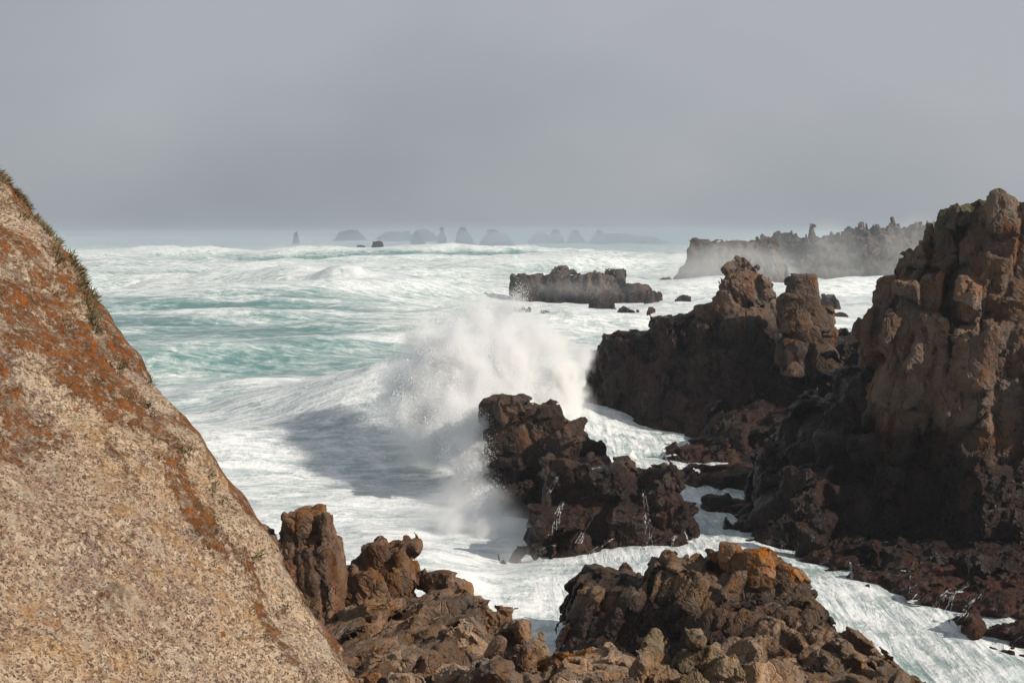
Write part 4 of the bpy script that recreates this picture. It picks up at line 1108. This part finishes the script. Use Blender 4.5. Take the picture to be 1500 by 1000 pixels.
for tx, ty in ((570, 520), (588, 492), (600, 474), (622, 466), (645, 470), (664, 450), (690, 442), (712, 436), (735, 452), (752, 440), (775, 462), (800, 470), (826, 484), (848, 500), (612, 540), (585, 560), (560, 590), (660, 500), (700, 490), (740, 500), (780, 510), (640, 560), (600, 620)):
    o = (690 + (tx - 690) * .35 + jr.normal(0, 8), 640 if tx < 720 else 590, 62 if tx < 720 else 70)
    jet(o, (tx, ty, 68 if tx < 720 else 75), 9, 24, 11)
for tx, ty in ((555, 545), (565, 525), (556, 575), (580, 590), (595, 625), (610, 590), (605, 655), (625, 690)):
    jet((650, 655, 63), (tx, ty, 67), 8, 26, 14, 8)
for tx, ty in ((860, 520), (845, 545), (820, 500), (790, 520), (850, 570), (800, 560), (770, 545), (830, 590)):
    jet((800 + (tx - 800) * .4, 610, 74), (tx, ty, 79), 8, 24, 15)
for tx, ty in ((650, 735), (680, 755), (720, 720), (742, 760), (768, 778), (690, 785), (640, 768), (700, 740), (655, 795), (715, 800), (785, 800), (610, 778), (735, 815)):
    jet((725 + jr.normal(0, 14), 790, 53), (tx, ty, 51.5 + jr.random() * 2), 9, 19, 10, 9)
for tx, ty in ((640, 700), (655, 660), (730, 640), (720, 690), (760, 730), (790, 752), (640, 740), (665, 600), (710, 610)):
    jet((700, 745, 58), (tx, ty, 59), 7, 24, 14)
Vb, Fb = plume('wave_burst', 'white burst of spray where the wave hits the dark two-tiered rock', JETS,
    M_burst, .2, .75, .24, ((.55, 1.8), (.4, .8), (.22, .4)), k=.45, seed=90)
plume('spray_veil', 'thin grey veil of falling spray in front of the burst', [
    (705, 790, 52, 80, 66, 2.4), (640, 760, 54, 75, 45, 2.4), (765, 790, 50, 45, 55, 1.6), (745, 845, 47, 70, 42, 1.6), (690, 850, 46, 50, 30, 1.2), (690, 735, 56, 60, 50, 2), (720, 760, 54, 60, 50, 2), (610, 640, 66, 60, 80, 2.4), (800, 600, 76, 80, 60, 3.5), (630, 800, 51, 60, 30, 1.6)],
    M_veil, .4, 2.2, .5, ((.8, 3),), seed=91)
plume('crest_spray', 'low spray blown off the foaming crest behind the lichen boulder', [
    (330, 590, 100, 40, 16, 2), (390, 580, 99, 45, 20, 2), (440, 575, 98, 38, 22, 2), (480, 578, 97, 30, 18, 2)],
    fog_material('crest_spray', 2.2, .5, .38, .62), .35, .8, .4, ((.7, 2.4),), seed=92)
plume('tossed_crest', 'white tossed crest of the breaker far out', [
    (515, 406, 236, 22, 18, 3), (532, 416, 235, 20, 14, 3), (495, 412, 237, 16, 12, 2.5), (470, 412, 238, 18, 9, 2), (280, 411, 256, 34, 11, 3), (300, 416, 255, 30, 9, 3), (430, 414, 240, 24, 7, 2), (390, 414, 244, 20, 6, 2), (230, 413, 258, 30, 6, 2), (350, 415, 248, 24, 6, 2)],
    fog_material('tossed_crest', 6.0, .3, .38, .58, rough=.7), .4, .7, .45, ((.9, 2.6), (.5, 1)), seed=93)
plume('surf_mist', 'pale mist hanging over the surf along the hazy cliffs', [
    (1240, 392, 316, 180, 56, 14), (1150, 400, 312, 90, 44, 12), (1120, 405, 300, 60, 30, 8), (1360, 380, 315, 120, 50, 14), (1230, 430, 200, 70, 34, 18), (1180, 425, 230, 60, 22, 14), (1075, 392, 258, 110, 44, 7), (1000, 410, 262, 60, 24, 8), (960, 405, 330, 140, 16, 40), (820, 424, 224, 60, 14, 6), (900, 424, 222, 80, 16, 8), (780, 455, 175, 60, 12, 6), (860, 470, 160, 70, 12, 8)],
    M_mist, 2.2, 4, 2.6, ((4, 14),), k=5, seed=94)
plume('sea_mist', 'pale spindrift band over the sea below the far stacks', [
    (300, 356, 760, 420, 14, 160), (660, 350, 760, 300, 22, 120), (900, 352, 700, 240, 26, 160), (500, 358, 560, 160, 8, 60), (1150, 350, 560, 240, 22, 90)],
    fog_material('sea_mist', .016, .03, .3, .7, floor=.35, stretch=(.5, .5, 1.5), color=(.55, .63, .71)), 3.0, 3.5, 4.0, ((3, 30),), k=5, seed=95)

plume('wash_spray', 'low white wash splashing along the foot of the dark rocks', [
    (780, 832, 49.5, 16, 9, .5), (800, 838, 49, 18, 8, .5), (835, 838, 49, 20, 9, .5), (870, 840, 48.6, 20, 8, .5), (910, 838, 48.6, 20, 9, .5), (950, 836, 48.8, 18, 8, .5), (985, 828, 49.2, 18, 10, .5), (1012, 812, 50.5, 14, 10, .5), (1020, 790, 52, 12, 10, .5),
    (1000, 755, 55.5, 12, 12, .6), (985, 730, 58, 12, 12, .6), (1040, 765, 56.5, 14, 8, .5), (1065, 780, 54.5, 18, 8, .5), (1090, 800, 52, 16, 8, .5), (1130, 822, 49.5, 18, 8, .5), (1170, 842, 47.5, 18, 8, .5), (1210, 856, 46, 18, 7, .5),
    (1262, 876, 44.4, 18, 8, .5), (1310, 896, 42.6, 18, 8, .5), (1345, 910, 41.6, 16, 8, .5), (1385, 930, 40, 18, 8, .4), (1425, 955, 38.2, 16, 8, .4), (860, 610, 88, 14, 12, .8), (900, 622, 84, 16, 7, .8), (950, 655, 76, 18, 7, .8), (975, 690, 68, 12, 9, .7),
    (830, 925, 39.4, 14, 8, .4), (808, 950, 38.8, 14, 8, .4), (700, 760, 55, 22, 16, 1.0), (735, 790, 52.5, 22, 14, 1.0), (760, 815, 50.5, 20, 12, .8)],
    fog_material('wash_spray', 7.0, 1.1, .40, .60, rough=.75), .14, .2, .16, ((.22, .7), (.12, .3)), k=.2, seed=96)
# droplets thrown out of the burst
def droplets(name, label, V, n, size, spread, seed):
    r = np.random.default_rng(seed)
    src = V[r.integers(0, len(V), n)]
    c = V.mean(0)
    d = src - c; d /= np.linalg.norm(d, axis=1, keepdims=True)
    d[:, 2] += .3
    q = src + d * (np.minimum(r.exponential(spread, n), spread * 2.2)[:, None]) - d * spread * .9 + r.normal(0, .18, (n, 3))
    q = q[q[:, 2] > .2]
    me = bpy.data.meshes.new(name); me.vertices.add(len(q)); me.vertices.foreach_set('co', q.astype(np.float32).ravel())
    rad = (size * np.exp(r.normal(0, .45, len(q)))).astype(np.float32)
    a = me.attributes.new('rad', 'FLOAT', 'POINT'); a.data.foreach_set('value', rad)
    t = NT(name); t.bsdf((.9, .92, .93), .5, None, .3)
    me.materials.append(t.m)
    o = link(name, me); tag(o, label, kind='stuff')
    g = bpy.data.node_groups.new('drops', 'GeometryNodeTree')
    g.interface.new_socket('Geometry', in_out='INPUT', socket_type='NodeSocketGeometry'); g.interface.new_socket('Geometry', in_out='OUTPUT', socket_type='NodeSocketGeometry')
    i, e = g.nodes.new('NodeGroupInput'), g.nodes.new('NodeGroupOutput')
    m = g.nodes.new('GeometryNodeMeshToPoints'); na = g.nodes.new('GeometryNodeInputNamedAttribute'); na.data_type = 'FLOAT'; na.inputs['Name'].default_value = 'rad'
    s = g.nodes.new('GeometryNodeSetMaterial'); s.inputs['Material'].default_value = t.m
    g.links.new(i.outputs[0], m.inputs['Mesh']); g.links.new(na.outputs[0], m.inputs['Radius']); g.links.new(m.outputs[0], s.inputs[0]); g.links.new(s.outputs[0], e.inputs[0])
    o.modifiers.new('drops', 'NODES').node_group = g
droplets('spray_droplets', 'scattered white water drops flying round the burst', Vb[(Vb[:, 0] / Vb[:, 1] * FPX < 60) & (Vb[:, 2] > 1.5)], 220000, .008, .34, 5)

# ------------------------------------------------------------------ water running off the rocks
def runoff(label, tree, paths):
    V, F = [], []
    r = np.random.default_rng(len(paths))
    for pts, w in paths:
        pp = []
        for (a, b), (c, d) in zip(pts[:-1], pts[1:]):
            n = max(3, int(math.hypot(c - a, d - b) / 1.6))
            for i in range(n): pp.append((a + (c - a) * i / n, b + (d - b) * i / n))
        strands = 3 if w < 1.5 else 8
        for sI in range(strands):
            last = None; o = np.cumsum(r.normal(0, .42, len(pp))) + (sI - strands / 2) * w * .55 * np.linspace(.5, 1.3, len(pp))
            on = r.random() < .6
            for i, (x, y) in enumerate(pp):
                if r.random() < .11: on = not on
                dv = Vector(ray(x + o[i], y)).normalized()
                hit, nrm, _, dist_ = tree.ray_cast(Vector((0, 0, CAM_H)), dv)
                if hit is None or not on: last = None; continue
                k = dist_ / FPX * max(.22, w * (.12 + .4 * r.random() ** 2))
                side = Vector((nrm.y, -nrm.x, 0)); side = side.normalized() if side.length > 1e-3 else Vector((1, 0, 0))
                b0 = len(V)
                V += [tuple(hit - side * k - nrm * .03), tuple(hit + nrm * (.02 + k * .35)), tuple(hit + side * k - nrm * .03)]
                if last is not None and (Vector(V[last + 1]) - Vector(V[b0 + 1])).length < .7:
                    F += [(last, last + 1, b0 + 1, b0), (last + 1, last + 2, b0 + 2, b0 + 1)]
                last = b0
    if not F: return
    t = NT('runoff'); t.bsdf((.58, .60, .61), .5, t.bump(t.noise(t.pos(), 9, 4, .7), .8, .1), .3)
    tag(link('runoff', mesh_from('runoff', np.array(V, np.float32), np.array(F), t.m)), label, kind='stuff')
runoff('white water trickling down the dark two-tiered rock', TREES['isle'], [
    ([(818, 697), (808, 712), (800, 728)], 2), ([(824, 734), (816, 755), (812, 790)], 2.2), ([(868, 758), (858, 775), (848, 797)], 1.6),
    ([(899, 788), (880, 800), (866, 810), (858, 828)], 1.8), ([(943, 717), (946, 745), (949, 772), (952, 800), (953, 828)], 1.7), ([(960, 770), (955, 785), (951, 790)], 1),
    ([(991, 780), (983, 795), (976, 815)], 1.8), ([(1003, 778), (1008, 790), (1014, 800)], 1.2), ([(840, 733), (868, 725), (892, 721)], 1.0), ([(747, 705), (738, 716)], 1.2),
    ([(790, 806), (806, 798), (818, 800)], 1.0), ([(850, 690), (880, 684)], .8)])
runoff('white water draining off the low red-brown ledges into the channel', TREES['ledge'], [
    ([(1296, 776), (1304, 783)], 1.5), ([(1219, 815), (1203, 826), (1190, 845)], 1.8), ([(1247, 822), (1247, 840), (1246, 856)], 1.6), ([(1252, 827), (1266, 826)], 1.2),
    ([(1300, 785), (1285, 800), (1270, 818)], .9), ([(1339, 815), (1336, 845), (1333, 870)], 1.0), ([(1346, 866), (1338, 876), (1328, 885)], 1.0), ([(1392, 862), (1380, 875), (1368, 900)], 2.0),
    ([(1418, 858), (1398, 868), (1392, 885), (1380, 906)], 2.0), ([(1437, 866), (1420, 885), (1403, 910)], 1.6), ([(1498, 930), (1485, 940), (1474, 948)], 1.6), ([(1143, 747), (1125, 758), (1112, 775), (1107, 792)], 2.0),
    ([(1165, 812), (1160, 830), (1155, 845)], 1.6), ([(1180, 805), (1172, 822)], 1.2), ([(1330, 790), (1350, 793)], .8), ([(1440, 830), (1455, 836)], .9), ([(1375, 796), (1390, 800)], .8)])
runoff('thin white trickle at the seaward foot of the dark ridge', TREES['ridge'], [
    ([(873, 573), (866, 578), (860, 590)], 1.4), ([(1045, 722), (1030, 738)], 1.0), ([(858, 600), (872, 606)], .9), ([(1010, 640), (1004, 655)], .8)])

# tufts of grey-green lichen and thrift along the crest of the great boulder
V, F = [], []
r = np.random.default_rng(3)
tb = TREES['boulder']
spots = [(3, 262), (20, 268), (38, 280), (52, 292), (66, 310), (78, 326), (88, 345), (100, 368), (110, 388), (118, 405), (126, 424), (136, 448), (142, 462), (150, 480), (178, 520), (186, 532), (214, 572), (228, 600), (262, 660), (300, 706), (318, 728), (380, 820), (430, 888)]
clumps = []
for cx, cy in spots:
    for k in range(4 if cy < 480 else 2): clumps.append((cx + r.normal(0, 9) - 4, cy + r.normal(0, 9), 1.0 if cy < 480 else .6))
for k in range(16):
    f = r.random(); clumps.append((20 + 480 * f - abs(r.normal(0, 40)) - 8, 300 + 690 * f + r.normal(0, 14), .35))
for cx, cy, sc_ in clumps:
    for k in range(26):
        hit = None
        x, y = cx + r.normal(0, 3.5), cy + r.normal(0, 3.5)
        for q in range(12):                      # step in from the sky until the boulder's crest is met
            hit, nrm, _, dd_ = tb.ray_cast(Vector((0, 0, CAM_H)), Vector(ray(x - q * 2.2, y + q * .8)).normalized())
            if hit is not None: break
        if hit is None: continue
        L_ = (.03 + .035 * r.random()) * sc_
        dv = (nrm + Vector(r.normal(0, .55, 3))).normalized()
        sd_ = dv.cross(Vector(r.normal(0, 1, 3))).normalized() * .0045
        b0 = len(V)
        V += [tuple(hit - sd_ - nrm * .01), tuple(hit + sd_ - nrm * .01), tuple(hit + dv * L_ * .6 + sd_ * .9), tuple(hit + dv * L_)]
        F.append((b0, b0 + 1, b0 + 2, b0 + 3))
t = NT('lichen_tufts'); t.bsdf(t.mix(t.step(t.noise(t.pos(), 11, 3), .4, .6), (0.12, 0.105, 0.055), (0.26, 0.21, 0.12)), .9)
tag(link('lichen_tufts', mesh_from('lichen_tufts', np.array(V, np.float32), np.array(F), t.m, False)), 'small grey-green tufts along the crest of the lichen boulder', kind='stuff')

# haze: even air over the whole place
hz = bpy.data.meshes.new('haze')
x0, x1, y0, y1, z0, z1 = -9500, 9500, -60, 9500, -4.5, 23.0
hv = [(x, y, z_) for x in (x0, x1) for y in (y0, y1) for z_ in (z0, z1)]
hz.from_pydata(hv, [], [(0, 1, 3, 2), (4, 6, 7, 5), (0, 4, 5, 1), (2, 3, 7, 6), (0, 2, 6, 4), (1, 5, 7, 3)])
t = NT('haze')
v = t.new('ShaderNodeVolumePrincipled'); v.inputs['Density'].default_value = .0004; v.inputs['Color'].default_value = (.58, .66, .74, 1); v.inputs['Anisotropy'].default_value = 0.1
t.l.new(v.outputs[0], t.out.inputs['Volume'])
hz.materials.append(t.m)
tag(link('haze', hz), 'thin grey sea haze', kind='stuff')
